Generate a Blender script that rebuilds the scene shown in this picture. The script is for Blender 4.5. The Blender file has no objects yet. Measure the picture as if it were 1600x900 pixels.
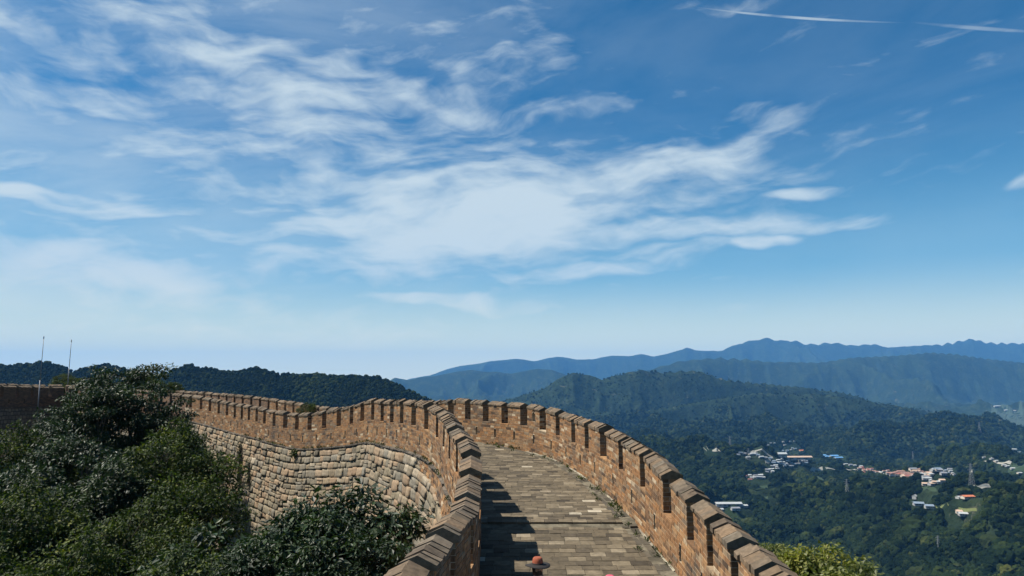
import bpy, bmesh, math, random
import numpy as np
from mathutils import Vector, Matrix
random.seed(7); RS = np.random.RandomState(11)
sc = bpy.context.scene
COL = sc.collection
R = math.radians

# ------------------------------------------------------------------ camera
F_PX, CXP, CYP = 1160.0, 800.0, 450.0
PITCH = R(7.2)
CP, SP = math.cos(PITCH), math.sin(PITCH)
cam = bpy.data.cameras.new('camera'); camo = bpy.data.objects.new('camera', cam); COL.objects.link(camo)
cam.sensor_width = 36.0; cam.lens = 36.0 * F_PX / 1600.0
cam.clip_start = 0.1; cam.clip_end = 90000
camo.location = (0, 0, 0); camo.rotation_euler = (math.pi / 2 + PITCH, 0, 0)
sc.camera = camo

def ray(x, y):
    u = (x - CXP) / F_PX; v = (CYP - y) / F_PX
    return (u, CP - v * SP, SP + v * CP)
def P(x, y, Y):
    d = ray(x, y); k = Y / d[1]
    return Vector((d[0] * k, Y, d[2] * k))

# ------------------------------------------------------------------ world and sun
SUN_AZ, SUN_EL = (-1.0, 0.07), R(55)
EXPOSURE = 0.75
w = bpy.data.worlds.new('World'); sc.world = w; w.use_nodes = True
nt = w.node_tree; nt.nodes.clear()
class NB:
    def __init__(s, nt): s.nt = nt
    def n(s, t, **k):
        n = s.nt.nodes.new(t)
        for a, b in k.items(): setattr(n, a, b)
        return n
    def l(s, a, b): s.nt.links.new(a, b)
    def put(s, sock, v):
        if hasattr(v, 'is_linked') or hasattr(v, 'links'): s.l(v, sock)
        else: sock.default_value = v
    def m(s, op, a, b=None, c=None, clamp=False):
        n = s.n('ShaderNodeMath', operation=op); n.use_clamp = clamp
        s.put(n.inputs[0], a)
        if b is not None: s.put(n.inputs[1], b)
        if c is not None: s.put(n.inputs[2], c)
        return n.outputs[0]
    def mr(s, v, a, b, c=0.0, d=1.0, smooth=True):
        n = s.n('ShaderNodeMapRange'); n.interpolation_type = 'SMOOTHSTEP' if smooth else 'LINEAR'
        s.put(n.inputs['Value'], v)
        for i, q in zip(('From Min', 'From Max', 'To Min', 'To Max'), (a, b, c, d)): n.inputs[i].default_value = q
        return n.outputs[0]
    def mix(s, f, a, b, mode='MIX'):
        n = s.n('ShaderNodeMix', data_type='RGBA', blend_type=mode)
        s.put(n.inputs[0], f); s.put(n.inputs[6], a); s.put(n.inputs[7], b)
        return n.outputs[2]
    def noise(s, vec, scale, detail=4, rough=.55, dist=0.0, out=0):
        n = s.n('ShaderNodeTexNoise'); n.inputs['Scale'].default_value = scale
        n.inputs['Detail'].default_value = detail; n.inputs['Roughness'].default_value = rough
        n.inputs['Distortion'].default_value = dist
        if vec is not None: s.l(vec, n.inputs['Vector'])
        return n.outputs[out]
    def ramp(s, f, stops, interp='LINEAR'):
        n = s.n('ShaderNodeValToRGB'); cr = n.color_ramp; cr.interpolation = interp
        while len(cr.elements) > len(stops): cr.elements.remove(cr.elements[-1])
        while len(cr.elements) < len(stops): cr.elements.new(1)
        for e, (p, c) in zip(cr.elements, stops): e.position = p; e.color = (*c, 1)
        s.l(f, n.inputs[0]); return n.outputs[0]
    def vm(s, op, a, b=None):
        n = s.n('ShaderNodeVectorMath', operation=op); s.put(n.inputs[0], a)
        if b is not None: s.put(n.inputs[1], b)
        return n.outputs[0]

SKY_STRENGTH = 0.05
b = NB(nt)
sky = b.n('ShaderNodeTexSky'); sky.sky_type = 'NISHITA'; sky.sun_disc = False
sky.sun_elevation = SUN_EL; sky.sun_rotation = math.atan2(SUN_AZ[0], SUN_AZ[1])
sky.altitude = 300; sky.air_density = 1.0; sky.dust_density = 0.6; sky.ozone_density = 2.5
tc = b.n('ShaderNodeTexCoord')
sep = b.n('ShaderNodeSeparateXYZ'); b.l(tc.outputs['Generated'], sep.inputs[0])
sx, sy, sz = sep.outputs
az = b.m('ARCTAN2', sx, sy); el = b.m('ARCSINE', sz)
cmb = b.n('ShaderNodeCombineXYZ'); b.l(az, cmb.inputs[0]); b.l(el, cmb.inputs[1]); ae = cmb.outputs[0]
def azel(x, y):
    d = ray(x, y); n = math.sqrt(sum(q * q for q in d)); return math.atan2(d[0], d[1]), math.asin(d[2] / n)
def mapped(vec, loc, rot, scl, typ='TEXTURE'):
    m = b.n('ShaderNodeMapping', vector_type=typ); b.l(vec, m.inputs[0])
    m.inputs['Location'].default_value = (*loc, 0); m.inputs['Rotation'].default_value = (0, 0, rot)
    m.inputs['Scale'].default_value = (*scl, 1); return m.outputs[0]
warp = b.noise(mapped(ae, (0, 0), 0, (1, .5)), 4.5, 3, .5, out=1)
wv = b.vm('SCALE', b.vm('SUBTRACT', warp, (.5, .5, .5))); wv.node.inputs['Scale'].default_value = .085
aew = b.vm('ADD', ae, wv)
blobs = [  # px centre, half sizes in px, tilt (deg, up to the right), weight: where the cirrus lies in this sky
    (690, 345, 330, 105, 10, 1.1), (770, 348, 230, 85, 10, 1.22), (960, 290, 330, 75, 13, .85), (420, 120, 330, 100, -18, .72), (680, 120, 240, 80, 0, .45),
    (1060, 352, 300, 26, 0, .85), (150, 432, 260, 50, -4, 1.02), (60, 305, 230, 28, -4, 1.1),
    (900, 425, 190, 24, 8, .75), (680, 478, 190, 14, -3, .75), (20, 28, 90, 36, 0, .7), (335, 370, 130, 22, -12, .6),
    (1190, 373, 90, 16, 4, .85), (1250, 292, 60, 12, 3, .8), (1590, 297, 30, 12, 0, .9), (1250, 130, 230, 36, 12, .10), (1060, 3, 160, 9, -4, .3),
    (250, 200, 270, 80, -25, .6), (480, 400, 160, 90, 0, .6), (150, 260, 560, 330, 0, .44), (500, 230, 520, 290, 0, .54), (1000, 330, 400, 110, 8, .30), (1560, 515, 80, 10, 2, .5), (360, 525, 420, 24, 0, .42), (840, 175, 160, 50, 12, .25), (1030, 390, 200, 18, 5, .6)]
acc = None
px2r = 1.0 / F_PX
for (x, y, rx, ry, t, wt) in blobs:
    c = azel(x, y)
    g = b.n('ShaderNodeTexGradient', gradient_type='SPHERICAL')
    b.l(mapped(aew, c, R(t), (rx * px2r * 1.35, ry * px2r * 1.35)), g.inputs[0])
    q = b.mr(g.outputs[1], 0, .85, 0, wt)
    acc = q if acc is None else b.m('MAXIMUM', acc, q)
fine = b.noise(mapped(aew, (0, 0), R(8), (.15, .030)), 1.0, 7, .52, .15)
puff = b.noise(mapped(aew, (.3, .7), R(-6), (.075, .030)), 1.0, 7, .52, .15)
tiny = b.noise(mapped(aew, (.1, .2), R(10), (.030, .008)), 1.0, 5, .6, .2)
mixn = b.m('ADD', b.m('ADD', b.m('MULTIPLY', fine, .50), b.m('MULTIPLY', puff, .42)), b.m('MULTIPLY', tiny, .11))
dens = b.m('ADD', acc, b.m('MULTIPLY', b.m('SUBTRACT', mixn, .5), 3.0))
cloud = b.mr(dens, .08, 1.28)
cloud = b.m('MULTIPLY', cloud, .92)
vn = b.noise(mapped(ae, (.4, .2), R(7), (.45, .13)), 1.0, 6, .6, .4)
veil = b.m('MULTIPLY', b.mr(vn, .30, .72), b.mr(az, -.75, .30, .52, .10))
cloud = b.m('MAXIMUM', cloud, veil)
# two contrails
for (xa, ya, xb, yb, hw, wt) in ((1060, 7, 1445, 36, 2.6, .6), (1400, 32, 1660, 52, 3.6, .35)):
    a_, e_ = azel(xa, ya); a2, e2 = azel(xb, yb)
    L = math.hypot(a2 - a_, e2 - e_)
    g = b.n('ShaderNodeTexGradient', gradient_type='SPHERICAL')
    b.l(mapped(ae, ((a_ + a2) / 2, (e_ + e2) / 2), math.atan2(e2 - e_, a2 - a_), (L / 2, hw * px2r)), g.inputs[0])
    tr = b.m('MULTIPLY', b.mr(g.outputs[1], 0, .7, 0, wt), b.mr(fine, .3, .62, .3, 1.0))
    cloud = b.m('MAXIMUM', cloud, tr)
SKY_TINT = (0.15, 0.80, 1.12)
skyc = b.mix(1.0, sky.outputs[0], (*SKY_TINT, 1), 'MULTIPLY')
cloudc = (8.0, 9.3, 9.9, 1)
skyc = b.mix(b.mr(el, -.02, .36, .85, 0.0), skyc, (3.9, 7.5, 9.3, 1))
low = b.mr(el, -.01, .155, .80, 0.0)
col = b.mix(cloud, skyc, cloudc)
col = b.mix(low, col, (17.4, 15.9, 9.0, 1))
bg = b.n('ShaderNodeBackground'); bg.inputs[1].default_value = SKY_STRENGTH
b.l(col, bg.inputs[0])
wo = b.n('ShaderNodeOutputWorld'); b.l(bg.outputs[0], wo.inputs[0])
w.cycles.sampling_method = 'MANUAL'; w.cycles.sample_map_resolution = 512

sun = bpy.data.lights.new('sun', 'SUN'); suno = bpy.data.objects.new('sun', sun); COL.objects.link(suno)
sun.energy = 5.0; sun.angle = R(.53); sun.color = (1.0, .93, .82)
an = math.hypot(*SUN_AZ)
sdir = Vector((SUN_AZ[0] / an * math.cos(SUN_EL), SUN_AZ[1] / an * math.cos(SUN_EL), math.sin(SUN_EL)))
suno.rotation_euler = sdir.to_track_quat('Z', 'Y').to_euler(); suno.location = sdir * 100

vs = sc.view_settings
sc.display_settings.display_device = 'sRGB'
vs.view_transform = 'Standard'; vs.look = 'None'; vs.exposure = EXPOSURE; vs.gamma = 1; vs.use_curve_mapping = False
try:
    sc.cycles.max_bounces = 4; sc.cycles.diffuse_bounces = 1; sc.cycles.glossy_bounces = 2
    sc.cycles.transmission_bounces = 2; sc.cycles.volume_bounces = 1; sc.cycles.transparent_max_bounces = 4
except Exception: pass

# ------------------------------------------------------------------ object helpers
WORG = {}
def setprops(o, label=None, cat=None, group=None, kind=None):
    if label: o['label'] = label
    if cat: o['category'] = cat
    if group: o['group'] = group
    if kind: o['kind'] = kind
    return o
def empty(name, loc, label, cat, group=None):
    o = bpy.data.objects.new(name, None); COL.objects.link(o); o.location = loc
    o.empty_display_size = .3; WORG[o] = Vector(loc)
    return setprops(o, label, cat, group)
def link(o, parent, worg):
    COL.objects.link(o); WORG[o] = Vector(worg)
    if parent is not None: o.parent = parent; o.location = Vector(worg) - WORG[parent]
    else: o.location = worg
    return o
def np_mesh(name, V, Fc, mats, smooth=False, uv=None, matidx=None):
    """V (n,3); Fc (m,k) one polygon size"""
    V = np.asarray(V, dtype=np.float32); Fc = np.asarray(Fc, dtype=np.int32)
    me = bpy.data.meshes.new(name); k = Fc.shape[1]; m = len(Fc)
    me.vertices.add(len(V)); me.vertices.foreach_set('co', V.ravel())
    me.loops.add(m * k); me.loops.foreach_set('vertex_index', Fc.ravel())
    me.polygons.add(m); me.polygons.foreach_set('loop_start', np.arange(0, m * k, k, dtype=np.int32))
    me.polygons.foreach_set('loop_total', np.full(m, k, dtype=np.int32))
    me.polygons.foreach_set('use_smooth', np.full(m, bool(smooth)))
    if matidx is not None: me.polygons.foreach_set('material_index', np.asarray(matidx, dtype=np.int32))
    if uv is not None:
        l = me.uv_layers.new(name='UVMap'); l.data.foreach_set('uv', np.asarray(uv, dtype=np.float32).ravel())
    for q in (mats if isinstance(mats, (list, tuple)) else [mats]): me.materials.append(q)
    me.update(calc_edges=True); me.validate(); return me
def np_obj(name, V, Fc, mats, parent=None, org=(0, 0, 0), **k):
    V = np.asarray(V, dtype=float) - np.array(org)
    me = np_mesh(name, V, Fc, mats, **k)
    return link(bpy.data.objects.new(name, me), parent, org)
class MB:
    """collects polygons of any size into one mesh"""
    def __init__(s): s.v = []; s.f = []; s.uv = []
    def poly(s, pts, uv=None):
        i = len(s.v); s.v += [tuple(p) for p in pts]; s.f.append(tuple(range(i, i + len(pts))))
    def hexa(s, q):  # q: 8 corners, bottom 4 ccw then top 4
        i = len(s.v); s.v += [tuple(p) for p in q]
        for f in ((0, 3, 2, 1), (4, 5, 6, 7), (0, 1, 5, 4), (1, 2, 6, 5), (2, 3, 7, 6), (3, 0, 4, 7)):
            s.f.append(tuple(i + a for a in f))
    def box(s, c, d, rz=0.0):
        cx, cy, cz = c; dx, dy, dz = d[0] / 2, d[1] / 2, d[2] / 2; ca, sa = math.cos(rz), math.sin(rz)
        q = []
        for z in (-dz, dz):
            for (x, y) in ((-dx, -dy), (dx, -dy), (dx, dy), (-dx, dy)):
                q.append((cx + x * ca - y * sa, cy + x * sa + y * ca, cz + z))
        s.hexa(q)
    def tube(s, p0, p1, r0, r1, n=6, caps=True):
        p0 = Vector(p0); p1 = Vector(p1); d = (p1 - p0)
        if d.length < 1e-6: return
        d.normalize(); a = d.orthogonal().normalized(); c = d.cross(a); i = len(s.v)
        for (p, r) in ((p0, r0), (p1, r1)):
            for k in range(n):
                t = 2 * math.pi * k / n; s.v.append(tuple(p + (a * math.cos(t) + c * math.sin(t)) * r))
        for k in range(n):
            k2 = (k + 1) % n; s.f.append((i + k, i + k2, i + n + k2, i + n + k))
        if caps: s.f.append(tuple(i + n - 1 - k for k in range(n))); s.f.append(tuple(i + n + k for k in range(n)))
    def build(s, name, mat, parent=None, org=(0, 0, 0), smooth=False):
        o = Vector(org); me = bpy.data.meshes.new(name)
        me.from_pydata([tuple(Vector(v) - o) for v in s.v], [], s.f)
        for q in (mat if isinstance(mat, (list, tuple)) else [mat]): me.materials.append(q)
        if smooth: me.polygons.foreach_set('use_smooth', [True] * len(me.polygons))
        me.update(); return link(bpy.data.objects.new(name, me), parent, org)

# ------------------------------------------------------------------ materials
def new_mat(name):
    m = bpy.data.materials.new(name); m.use_nodes = True
    nb = NB(m.node_tree); bs = m.node_tree.nodes['Principled BSDF']
    return m, nb, bs
def rnd_val(nb, mul=1.0):
    g = nb.n('ShaderNodeNewGeometry'); oi = nb.n('ShaderNodeObjectInfo')
    return nb.m('FRACT', nb.m('ADD', g.outputs['Random Per Island'], nb.m('MULTIPLY', oi.outputs['Random'], mul)))
def masonry(name, stops, rough=.9, nscale=9.0, grain=.35, bump=.5, bscale=22.0, stain=.5, stain_col=(.05, .045, .04), stain_scale=.55, stain_lo=.52, moss=None, bdist=.004):
    m, nb, bs = new_mat(name)
    geo = nb.n('ShaderNodeNewGeometry'); pos = geo.outputs['Position']
    r = rnd_val(nb)
    c = nb.ramp(r, stops)
    n1 = nb.noise(pos, nscale, 6, .65)
    c = nb.mix(1.0, c, nb.ramp(n1, [(.25, (1 - grain,) * 3), (.75, (1 + grain,) * 3)]), 'MULTIPLY')
    n2 = nb.noise(pos, stain_scale, 4, .55, .3)
    c = nb.mix(nb.mr(n2, stain_lo, stain_lo + .22, 0, stain * .8), c, (*stain_col, 1))
    if moss:
        n3 = nb.noise(pos, 1.7, 8, .7); c = nb.mix(nb.mr(n3, .56, .68, 0, .55), c, (*moss, 1))
    nb.l(c, bs.inputs['Base Color']); bs.inputs['Roughness'].default_value = rough
    bs.inputs['Specular IOR Level'].default_value = .25
    bp = nb.n('ShaderNodeBump'); bp.inputs['Strength'].default_value = bump; bp.inputs['Distance'].default_value = bdist
    nb.l(nb.noise(pos, bscale, 8, .7), bp.inputs['Height']); nb.l(bp.outputs[0], bs.inputs['Normal'])
    return m
M = {}
M['brick'] = masonry('brick', [(0, (.055, .036, .024)), (.10, (.13, .075, .04)), (.2, (.235, .118, .050)), (.34, (.15, .085, .045)), (.48, (.27, .138, .058)), (.62, (.17, .108, .062)), (.76, (.31, .175, .080)), (.88, (.13, .095, .065)), (.95, (.30, .215, .13)), (1, (.40, .32, .22))], stain=.9, stain_lo=.52, grain=.48, nscale=11, stain_scale=.9)
M['mortar'] = masonry('mortar', [(0, (.30, .235, .16)), (1, (.36, .29, .205))], stain=.45, bump=.8)
M['coping'] = masonry('coping', [(0, (.075, .058, .042)), (.3, (.135, .094, .058)), (.55, (.10, .082, .06)), (.8, (.165, .112, .068)), (1, (.12, .10, .075))], stain=.45, stain_lo=.52, stain_scale=1.6, moss=(.10, .09, .062), grain=.5)
M['paver'] = masonry('paver', [(0, (.042, .034, .024)), (.2, (.108, .086, .056)), (.4, (.072, .058, .040)), (.55, (.092, .074, .049)), (.75, (.130, .104, .069)), (.92, (.152, .123, .082)), (.98, (.20, .165, .115)), (1, (.34, .30, .23))], stain=.5, stain_col=(.055, .047, .032), stain_scale=.8, grain=.42, nscale=6)
M['joint'] = masonry('paving_mortar', [(0, (.12, .105, .075)), (1, (.16, .14, .10))], stain=.9, stain_lo=.42, stain_scale=2.2, stain_col=(.03, .026, .018), bump=.8)
M['gutter'] = masonry('gutter_brick', [(0, (.05, .044, .032)), (1, (.095, .08, .058))], stain=.6, stain_lo=.45)
M['stone'] = masonry('stone', [(0, (.085, .072, .052)), (.18, (.20, .165, .11)), (.36, (.145, .13, .10)), (.52, (.235, .178, .112)), (.66, (.175, .16, .128)), (.8, (.26, .19, .122)), (.92, (.21, .142, .088)), (1, (.31, .265, .195))], stain=.6, stain_scale=.8, stain_lo=.53, stain_col=(.08, .068, .05), grain=.42, nscale=7, bump=1.0, bscale=14, bdist=.015)
M['joint_dark'] = masonry('stone_joint', [(0, (.09, .075, .055)), (1, (.12, .10, .075))], stain=.6)
M['band'] = masonry('string_course', [(0, (.07, .062, .052)), (.6, (.12, .10, .08)), (1, (.20, .16, .12))], stain=.6, stain_lo=.45)
M['white_mortar'] = masonry('pale_mortar', [(0, (.20, .18, .13)), (1, (.30, .27, .20))], stain=.85, stain_lo=.40, stain_col=(.12, .10, .08), stain_scale=1.6)

# distant masonry: brick courses in the material, from UVs in metres along and down the wall
def brick_far(name, c1, c2, mort, bw, bh, ms, dark=.5, wob=.03):
    m, nb, bs = new_mat(name)
    uv = nb.n('ShaderNodeUVMap'); geo = nb.n('ShaderNodeNewGeometry'); pos = geo.outputs['Position']
    t = nb.n('ShaderNodeTexBrick'); wv_ = nb.vm('SCALE', nb.vm('SUBTRACT', nb.noise(pos, 1.6, 3, .6, out=1), (.5, .5, .5))); wv_.node.inputs['Scale'].default_value = wob; nb.l(nb.vm('ADD', uv.outputs[0], wv_), t.inputs[0])
    t.inputs['Color1'].default_value = (*c1, 1); t.inputs['Color2'].default_value = (*c2, 1); t.inputs['Mortar'].default_value = (*mort, 1)
    t.inputs['Scale'].default_value = 1; t.inputs['Brick Width'].default_value = bw; t.inputs['Row Height'].default_value = bh
    t.inputs['Mortar Size'].default_value = ms; t.inputs['Bias'].default_value = 0
    c = nb.mix(nb.mr(nb.noise(pos, .5, 7, .68, .5), .5, .68, 0, dark), t.outputs[0], (.06, .05, .04, 1))
    c = nb.mix(1.0, c, nb.ramp(nb.noise(pos, 3, 6, .65), [(.25, (.7,) * 3), (.75, (1.3,) * 3)]), 'MULTIPLY')
    nb.l(c, bs.inputs['Base Color']); bs.inputs['Roughness'].default_value = .9
    bp = nb.n('ShaderNodeBump'); bp.inputs['Strength'].default_value = .8; bp.inputs['Distance'].default_value = .03
    nb.l(nb.m('SUBTRACT', 1.0, t.outputs[1]), bp.inputs['Height']); nb.l(bp.outputs[0], bs.inputs['Normal'])
    return m
M['brick_far'] = brick_far('far_brickwork', (.25, .13, .062), (.09, .055, .034), (.07, .052, .036), .34, .10, .016, .6)
M['stone_far'] = brick_far('far_stonework', (.22, .17, .11), (.11, .09, .065), (.03, .025, .02), .5, .36, .035, .7, .22)

# ------------------------------------------------------------------ wall paths
def smooth_1d(s, v, sig):
    out = np.empty_like(v)
    for i, a in enumerate(s):
        wgt = np.exp(-((s - a) / sig) ** 2 / 2); out[i] = (wgt * v).sum() / wgt.sum()
    return out
class Path:
    def __init__(self, pts, rise=0.0, sig=.7, step=.1):
        C = np.array([tuple(p) for p in pts], float)
        s0 = np.concatenate([[0], np.cumsum(np.hypot(*np.diff(C[:, :2], axis=0).T))])
        S = np.arange(0, s0[-1], step)
        Q = np.stack([np.interp(S, s0, C[:, k]) for k in range(3)], 1)
        sg = np.where(S < 0, 1, 1)
        X = smooth_1d(S, Q[:, 0], sig); Yv = smooth_1d(S, Q[:, 1], sig); Z = smooth_1d(S, Q[:, 2], sig * .9)
        self.ctrl_s = s0
        s1 = np.concatenate([[0], np.cumsum(np.hypot(np.diff(X), np.diff(Yv)))])
        self.s = s1; self.X = X; self.Y = Yv; self.Z = Z - rise
        self.map = lambda a: np.interp(a, S, s1)      # control arclength -> smoothed arclength
        tx = np.gradient(X, s1); ty = np.gradient(Yv, s1); l = np.hypot(tx, ty); self.tx = tx / l; self.ty = ty / l
        self.L = s1[-1]
    def at(self, s, o=0.0):
        """point at arclength s offset o to the right of travel; z = eave"""
        x = np.interp(s, self.s, self.X); y = np.interp(s, self.s, self.Y); z = np.interp(s, self.s, self.Z)
        tx = np.interp(s, self.s, self.tx); ty = np.interp(s, self.s, self.ty)
        return np.array([x + ty * o, y - tx * o, z])
    def tan(self, s):
        a = self.at(s - .15); c = self.at(s + .15); d = Vector(c - a); return d.normalized()
    def s_at_Y(self, Y):
        i = np.argmax(self.Y > Y); return self.s[i]

# control points are the ends of the merlons measured on the wall (px of the photograph at a distance Y)
leftc = [(618, 906, 9.0), (642, 882, 9.6), (655, 865, 10.0), (678, 838.7, 11.3), (689, 829, 11.7), (717, 800, 13.1), (722.7, 794, 13.4), (730.7, 778.8, 14.6),
 (731.6, 767.6, 15.1), (732.5, 744.4, 16.6), (735, 729.7, 17.3), (739, 711.7, 18.5), (739.0, 700.5, 19.1), (729, 689.4, 20.2), (725.7, 682, 20.7), (715, 671, 21.9),
 (713, 666.5, 22.3), (707, 655.5, 23.5), (704, 650, 23.9), (697, 643, 25.0), (692, 638.7, 25.4), (681, 632, 26.5), (672, 628, 27.0), (660, 626, 28.1), (652, 625.5, 28.7),
 (640, 624.5, 29.8), (634, 625, 30.3), (624, 625, 31.2), (618, 625, 31.7), (609, 625, 32.6), (602, 624, 33.0), (594, 623.5, 33.9), (588, 623, 34.3), (577, 624.5, 35.2),
 (571, 628, 35.7), (560, 631, 36.6), (554, 633, 37.0), (541, 636, 38.0), (533, 637, 38.4), (517, 640, 39.4), (510, 641.5, 39.8), (494, 644, 40.8), (487, 645, 41.2),
 (474, 646, 42.1), (467, 645.5, 42.4), (455, 644.5, 43.2)]
gapx = [(451.6, 643, 43.6), (434.8, 641.5, 45), (419.4, 638.5, 46.3), (407.4, 635.5, 47.5), (395, 634, 48.7), (384, 632.5, 49.9), (373, 631, 51.1), (360.6, 628.5, 52.3),
 (347.6, 626, 53.6), (333.8, 622.8, 54.9), (320, 620.5, 56.2), (303, 617.5, 57.5), (287.8, 616, 58.8), (272, 614.5, 60.2), (257, 613, 61.6), (242, 611.5, 63), (228, 610, 64.5),
 (212, 608.5, 66.2), (195, 607, 68), (178, 606, 70), (160, 605.5, 72.2), (143, 605, 74.6), (126, 605, 76.6), (101, 605, 76.2), (76, 604.5, 74.0), (48.5, 603.5, 71.6), (24, 603, 69.4),
 (0, 602.5, 67.2), (-25, 602, 65), (-50, 602, 62.8), (-75, 602, 60.6)]
lp = [Vector((P(618, 906, 9.0).x - .35, 6.0, P(618, 906, 9.0).z - .45))] + [P(*c) for c in leftc] + [P(*c) for c in gapx]
PL = Path(lp, rise=.17)                       # centre line of the left parapet
cs = PL.map(PL.ctrl_s)
mer_L = [(cs[0], cs[2] )]
i = 3
while i + 1 <= len(leftc): mer_L.append((cs[i], cs[i + 1])); i += 2
g0 = len(leftc) + 1
for k in range(g0, len(lp) - 1): mer_L.append((cs[k] + .24, cs[k + 1] - .24))
LOW, LOI = -.225, .225                        # outer face to the left of travel, inner face to the right
# right parapet: inner eave
rightc = [(1179, 897, 11.2), (1154, 870, 12.15), (1141, 858, 12.6), (1113, 829, 13.75), (1103, 818, 14.2), (1085, 796.5, 15.2), (1074, 785.5, 15.7), (1049, 760.5, 16.75),
 (1034, 748, 17.3), (1008, 720, 18.75), (999, 710, 19.2), (973, 695, 20.9), (966, 690, 21.4), (948, 679, 22.9), (937, 674, 23.7), (920, 667, 25.2), (914, 665.2, 25.7),
 (898.6, 660.5, 26.9), (893, 658.5, 27.4), (875.7, 651, 28.8), (869, 649, 29.2), (854, 644, 30.1), (845, 642, 30.6), (823, 637, 31.4), (814, 636, 31.9), (794, 635, 32.7),
 (784, 634, 33.1), (763, 632.5, 33.9), (755, 632, 34.3), (735, 630.5, 35.1), (727, 630, 35.5), (708, 629.5, 36.3), (701, 629.8, 36.8), (683, 631, 37.6)]
rp = [P(*c) for c in rightc]
d = rp[0] - rp[3]; d.normalize()
rp = [rp[0] + d * q for q in (5.2, 3.9, 3.5, 2.15, 1.75, .40)] + rp
tail = []
xs_, ys_ = [-60, 0, 150, 249, 301, 357, 406, 457, 489, 503, 560, 683], [602, 602.5, 605, 611.5, 614.6, 619, 623.7, 632.5, 638, 640.5, 641, 631]
sL = PL.s_at_Y(37.2)
ss = np.arange(sL, PL.L - .5, 1.0)
for s in ss:
    q = PL.at(s, 4.3); x = 800 + q[0] / q[1] * F_PX * 1.0
    tail.append(P(x, float(np.interp(x, xs_, ys_)), q[1]))
n_head = len(rp)
rp += tail
PR = Path(rp)
cr_ = PR.map(PR.ctrl_s)
mer_R = []
for k in range(0, n_head - 1, 2):
    mer_R.append((cr_[k], cr_[k + 1]))
s = cr_[n_head - 1]
s = mer_R[-1][1] + .45
while s < PR.L - 1.6:
    mer_R.append((s, s + 1.12)); s += 1.5
ROI, ROO = 0.0, .45

DEP_SILL, DEP_FLOOR, H_DRIP = .80, 2.15, 1.76
floorY = [-2, 4, 12, 15.7, 19.55, 19.65, 24, 28, 33, 38, 60, 90]; floorZ = [z + .0186 * y for z, y in zip([-6.2, -5.75, -4.86, -4.44, -4.02, -3.92, -3.76, -3.60, -3.40, -3.34, -4.0, -4.0], floorY)]
def floor_z(Y): return np.interp(Y, floorY, floorZ)

# ------------------------------------------------------------------ brick variants
def box_variant(seed, bev, jit, lumps=0):
    rs = np.random.RandomState(seed)
    bm = bmesh.new(); bmesh.ops.create_cube(bm, size=1.0)
    if lumps:
        bmesh.ops.subdivide_edges(bm, edges=bm.edges[:], cuts=2, use_grid_fill=True)
        for v in bm.verts:
            c = v.co.copy(); n = c.normalized() * .62
            v.co = c.lerp(Vector((math.copysign(min(abs(n.x), .5), c.x), math.copysign(min(abs(n.y), .5), c.y), math.copysign(min(abs(n.z), .5), c.z))), .07)
            v.co += Vector(rs.uniform(-jit, jit, 3))
    else:
        if bev: bmesh.ops.bevel(bm, geom=bm.edges[:], offset=bev, segments=1, affect='EDGES')
        for v in bm.verts: v.co += Vector(rs.uniform(-jit, jit, 3))
    bmesh.ops.triangulate(bm, faces=bm.faces[:])
    bm.verts.ensure_lookup_table(); bm.verts.index_update()
    V = np.array([v.co[:] for v in bm.verts]); Fc = np.array([[v.index for v in f.verts] for f in bm.faces]); bm.free()
    return V, Fc
BRV = [box_variant(k, .02, .022) for k in range(6)]
STV = [box_variant(40 + k, 0, .042, 1) for k in range(8)]
def piece_meshes(name, variants, mat, smooth=False): return [np_mesh(name, v, f, mat, smooth=smooth) for v, f in variants]
class Pieces:
    """bricks or stones of one thing: the largest in view become objects, the rest one 'stuff' part"""
    def __init__(s): s.items = []          # (parent, matrix 4x4 np, px size)
    def add(s, parent, T, N, U, c, dims):
        """T along, N outward, U up unit vectors; dims (len, depth, height)"""
        A = np.eye(4); A[:3, 0] = np.array(T) * dims[0]; A[:3, 1] = np.array(N) * dims[1]; A[:3, 2] = np.array(U) * dims[2]; A[:3, 3] = c
        if np.linalg.det(A[:3, :3]) < 0: A[:3, 0] *= -1
        c = np.array(c); dist = np.linalg.norm(c)
        face = abs(float(np.dot(np.array(N), c / dist)))
        fx = CXP + F_PX * c[0] / max(c[1], .1); elev = c[2] / max(c[1], .1)
        vis = 1.0 if (-20 < fx < 1620 and c[1] > 0 and elev > -.256) else .001
        s.items.append([parent, A, vis * dims[0] * dims[2] * (.25 + face) / dist ** 2])
    def build(s, name, restname, variants, mats, thing, limit=300, smooth=False, ok=None):
        if not s.items: return
        order = sorted(range(len(s.items)), key=lambda i: -s.items[i][2])
        meshes = piece_meshes(name, variants, mats, smooth)
        for i in order[:limit]:
            par, A, _ = s.items[i]
            o = bpy.data.objects.new(name, meshes[i % len(meshes)])
            COL.objects.link(o); o.parent = par
            Mx = Matrix(A.tolist()); Mx.translation = Mx.translation - WORG[par]
            o.matrix_local = Mx
        rest = order[limit:]
        if rest:
            Vs, Fs, n = [], [], 0
            for vi, (v, f) in enumerate(variants):
                idx = [i for i in rest if i % len(variants) == vi]
                if not idx: continue
                A = np.stack([s.items[i][1] for i in idx])
                W_ = np.einsum('nij,vj->nvi', A[:, :3, :3], v) + A[:, None, :3, 3]
                FF = f[None] + (np.arange(len(idx)) * len(v))[:, None, None] + n
                Vs.append(W_.reshape(-1, 3)); Fs.append(FF.reshape(-1, 3)); n += len(idx) * len(v)
            o = np_obj(restname, np.concatenate(Vs), np.concatenate(Fs), mats, thing, WORG[thing], smooth=smooth)
            setprops(o, kind='stuff')

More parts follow.
